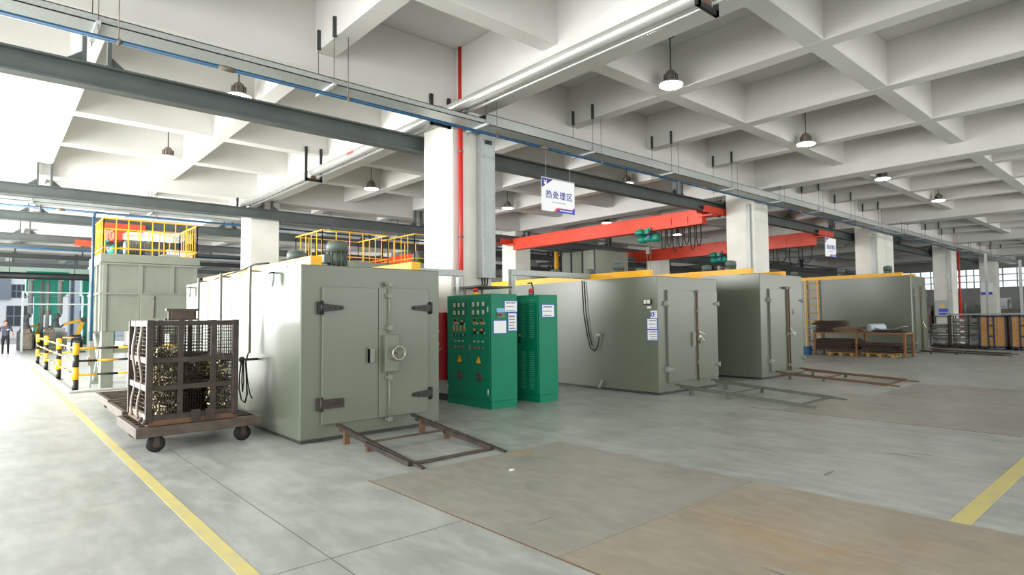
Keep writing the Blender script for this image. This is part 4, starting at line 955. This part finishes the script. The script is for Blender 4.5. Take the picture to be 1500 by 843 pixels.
for x, lb_ in ((2.66, 'slim grey riser duct, left one in front of the press'), (2.94, 'slim grey riser duct, right one in front of the press')):
    o = thing('riser_duct', lb_, 'duct', (x, 51.2, 0)); MB().cyl((0, 0, .9), (0, 0, 4.3), .1, 10).build('pipe', m_galv, o); MB().box(-.13, -.3, 0, .13, .3, .95).build('machine_box', m_mach, o, bev=.03)
mdp = thing('main_duct', 'long dark horizontal duct above the press area', 'duct', (0, 49, 0)); MB().cyl((-5, 0, 4.5), (12, 0, 4.5), .21, 14).build('pipe', m_darker, mdp)
for x in (-2, 1, 4.1, 8): MB().cyl((x, 0, 4.68), (x, 0, ZB+.02), .02, 6).build('hanger_rod', m_darker, mdp)
for k, (z, y, m, lb_) in enumerate(((4.95, 47.8, m_dark, 'lowest dark service beam above the main duct'), (5.25, 45, m_darker, 'middle dark service beam in the far bay'), (5.45, 41.5, m_dark, 'upper dark service beam in the far bay'))):
    r = thing('service_beam', lb_, 'steel beam', (0, y, z)); ibeam(0, 0, .25, -5.2, 14, .2, .025).build('beam', m, r)
    for x in (-2, 1.13, 4.1, 10): MB().box(x-.04, -.04, .25, x+.04, .04, ZB-z+.02).build('hanger_post', m, r)
fn = thing('cell_fence', 'pale rail fence around the robot cell', 'fence', (1.55, 46, 0))
for x in (0, 3, 5.5): MB().box(x-.05, -.05, 0, x+.05, .05, 3.45).build('post', m_ltgrey, fn)
for z in (3.38, 2.7): MB().box(0, -.03, z-.04, 5.5, .03, z+.04).build('rail', m_ltgrey, fn)
def robot(label, x, y, s=1.):
    r = thing('robot_arm', label, 'robot', (x, y, 0))
    MB().lathe((0, 0, 0), [(.3*s, 0), (.3*s, .55*s), (.24*s, .6*s), (.22*s, .85*s)], 14).build('base', m_darker, r)
    MB().bar((0, 0, .8*s), (.3*s, 0, 1.75*s), .2*s, .22*s).build('lower_arm', m_robot, r, bev=.02); MB().lathe((.3*s, -.18*s, 1.78*s), [(.16*s, 0), (.16*s, .36*s)], 12, 'y').build('elbow', m_darker, r)
    MB().bar((.3*s, 0, 1.8*s), (-.65*s, 0, 1.5*s), .15*s, .17*s).build('forearm', m_robot, r, bev=.02); MB().bar((-.65*s, 0, 1.5*s), (-.85*s, 0, 1.3*s), .1*s, .1*s).build('wrist', m_darker, r)
    return r
robot('yellow robot arm reaching left beside the furnace tower', 4.2, 48); robot('small yellow robot arm between the slim ducts', 3.25, 53, .8); robot('dark-based robot arm near the hooded duct', 2.4, 51.8, .85)
for k, (x, y, w, h, m, lb_) in enumerate(((3.1, 48.9, .7, 1.0, m_ltgrey, 'pale grey machine cabinet under the yellow robot'), (2.6, 47.6, .6, .95, m_worn, 'grey machine cabinet between ducts and barrier'), (1.55, 47.8, .55, 1.0, m_worn, 'grey machine cabinet near the walking person'))):
    r = thing('machine_cabinet', lb_, 'machine', (x, y, 0)); MB().box(0, 0, .05, w, .6, h).build('body', m, r, bev=.02); MB().box(.06, -.02, .15, w-.06, 0, h-.12).build('door', m_dkgreen if k == 1 else m, r); MB().box(.05, .1, h, w-.1, .5, h+.3).build('top_unit', m, r, bev=.02)
    for a in (.03, w-.09): MB().box(a, .05, 0, a+.06, .11, .06).build('foot', m_black, r)
# person walking
def person():
    r = thing('person', 'person in a dark shirt and black trousers walking at far left', 'person', (.8, 42.1, 0))
    V = [(0, 0, .92), (0, 0, 1.08), (0, 0, 1.28), (0, .0, 1.42), (0, 0, 1.5), (.09, 0, .88), (.1, -.06, .5), (.11, -.02, .09), (.11, -.14, .04), (-.09, 0, .88), (-.1, .05, .5), (-.1, .16, .1), (-.1, .06, .04),
         (.19, 0, 1.4), (.25, .03, 1.14), (.27, -.06, .92), (-.19, 0, 1.4), (-.25, -.02, 1.14), (-.26, -.12, .93)]
    E_ = [(0, 1), (1, 2), (2, 3), (3, 4), (0, 5), (5, 6), (6, 7), (7, 8), (0, 9), (9, 10), (10, 11), (11, 12), (3, 13), (13, 14), (14, 15), (3, 16), (16, 17), (17, 18)]
    R_ = [.15, .14, .16, .12, .05, .1, .075, .05, .045, .1, .075, .05, .045, .065, .05, .036, .065, .05, .036]
    me = bpy.data.meshes.new('body'); me.from_pydata(V, E_, []); o = bpy.data.objects.new('body', me); COL.objects.link(o)
    sk = o.modifiers.new('skin', 'SKIN'); 
    for i, sv_ in enumerate(me.skin_vertices[0].data): sv_.radius = (R_[i]*1.1, R_[i]*.8); sv_.use_root = (i == 0)
    ss = o.modifiers.new('sub', 'SUBSURF'); ss.levels = 2; ss.render_levels = 2
    me2 = bpy.data.meshes.new_from_object(o.evaluated_get(bpy.context.evaluated_depsgraph_get())); bpy.data.objects.remove(o)
    me2.materials.clear()
    for m in (m_cloth, m_trouser, m_skin, m_black): me2.materials.append(m)
    for p in me2.polygons:
        c = p.center; p.use_smooth = True
        p.material_index = 3 if c.z < .09 else (1 if c.z < .97 and abs(c.x) < .2 else (2 if c.z > 1.47 or (abs(c.x) > .2 and c.z < 1.2) else 0))
    o = bpy.data.objects.new('body', me2); COL.objects.link(o); o.parent = r
    for s in (-1, 1):
        hx, hy = (.27, -.07) if s > 0 else (-.26, -.13); b = MB().sphere((hx, hy, .87), .04, 8, 6, sq=(.6, 1, 1.3)).tube([(hx, hy-.03, .88), (hx, hy-.06, .85)], [.012, .01], 6)
        for k in range(4): b.tube([(hx, hy-.03+.02*k, .84), (hx+.005, hy-.035+.02*k, .79), (hx+.005, hy-.045+.02*k, .765)], [.01, .009, .007], 6)
        q = b.build('hand', m_skin, r)
    hd_ = MB().sphere((0, -.01, 1.61), .105, 14, 10, sq=(.82, 1, 1.2)).sphere((0, -.115, 1.6), .018, 6, 5).sphere((.09, 0, 1.6), .025, 6, 5, sq=(.5, 1, 1.3)).sphere((-.09, 0, 1.6), .025, 6, 5, sq=(.5, 1, 1.3)).box(-.03, -.112, 1.545, .03, -.1, 1.552).build('head', m_skin, r)
    for s in (-1, 1): MB().sphere((s*.035, -.1, 1.625), .012, 6, 5).build('eye', m_black, hd_)
    MB().sphere((0, .015, 1.655), .11, 14, 8, sq=(.86, 1, .95)).build('hair', m_hair, r)
    MB().box(.03, -.155, 1.26, .1, -.145, 1.31).build('badge', m_paper, r)
    return r
person()
def building(label, x0, x1, y, h, m, wins, d=8):
    r = thing('building', label, 'building', (x0, y, 0))
    MB().box(0, 0, 0, x1-x0, d, h).build('wall', m, r)
    for (a, b_, za, zb, nu, nz) in wins:
        f = MB().box(a, -.06, za, b_, 0, zb).build('window', m_bldg, r)
        for i in range(nu):
            for j in range(nz): MB().box(a+(b_-a)*i/nu+.05, -.08, za+(zb-za)*j/nz+.05, a+(b_-a)*(i+1)/nu-.05, -.06, za+(zb-za)*(j+1)/nz-.05).build('pane', m_bwin, f)
    return r
b1 = building('white building with dark windows outside the far opening', -12, 6.6, 85, 12, m_bldw, [(13.6, 15.4, 1.3, 3.46, 3, 2), (13.95, 15.15, 4.27, 5.7, 3, 2), (10, 12.5, 1.3, 3.46, 3, 2), (5, 8, 1.3, 3.4, 3, 2)])
MB().box(10, -.25, 4.1, 13.9, 0, 8).build('grey_cladding', m_bldg, b1)
building('grey-blue building right of the white one outside', 7.4, 22, 88, 12, mat('pale_blue_render', '#b9c4cf', '#c2ccd6', rough=.9, scale=.5), [(.5, 1.5, 3.6, 5.8, 1, 2), (.5, 2.2, .0, 3.0, 2, 1), (3, 5, 4, 6, 2, 2)])
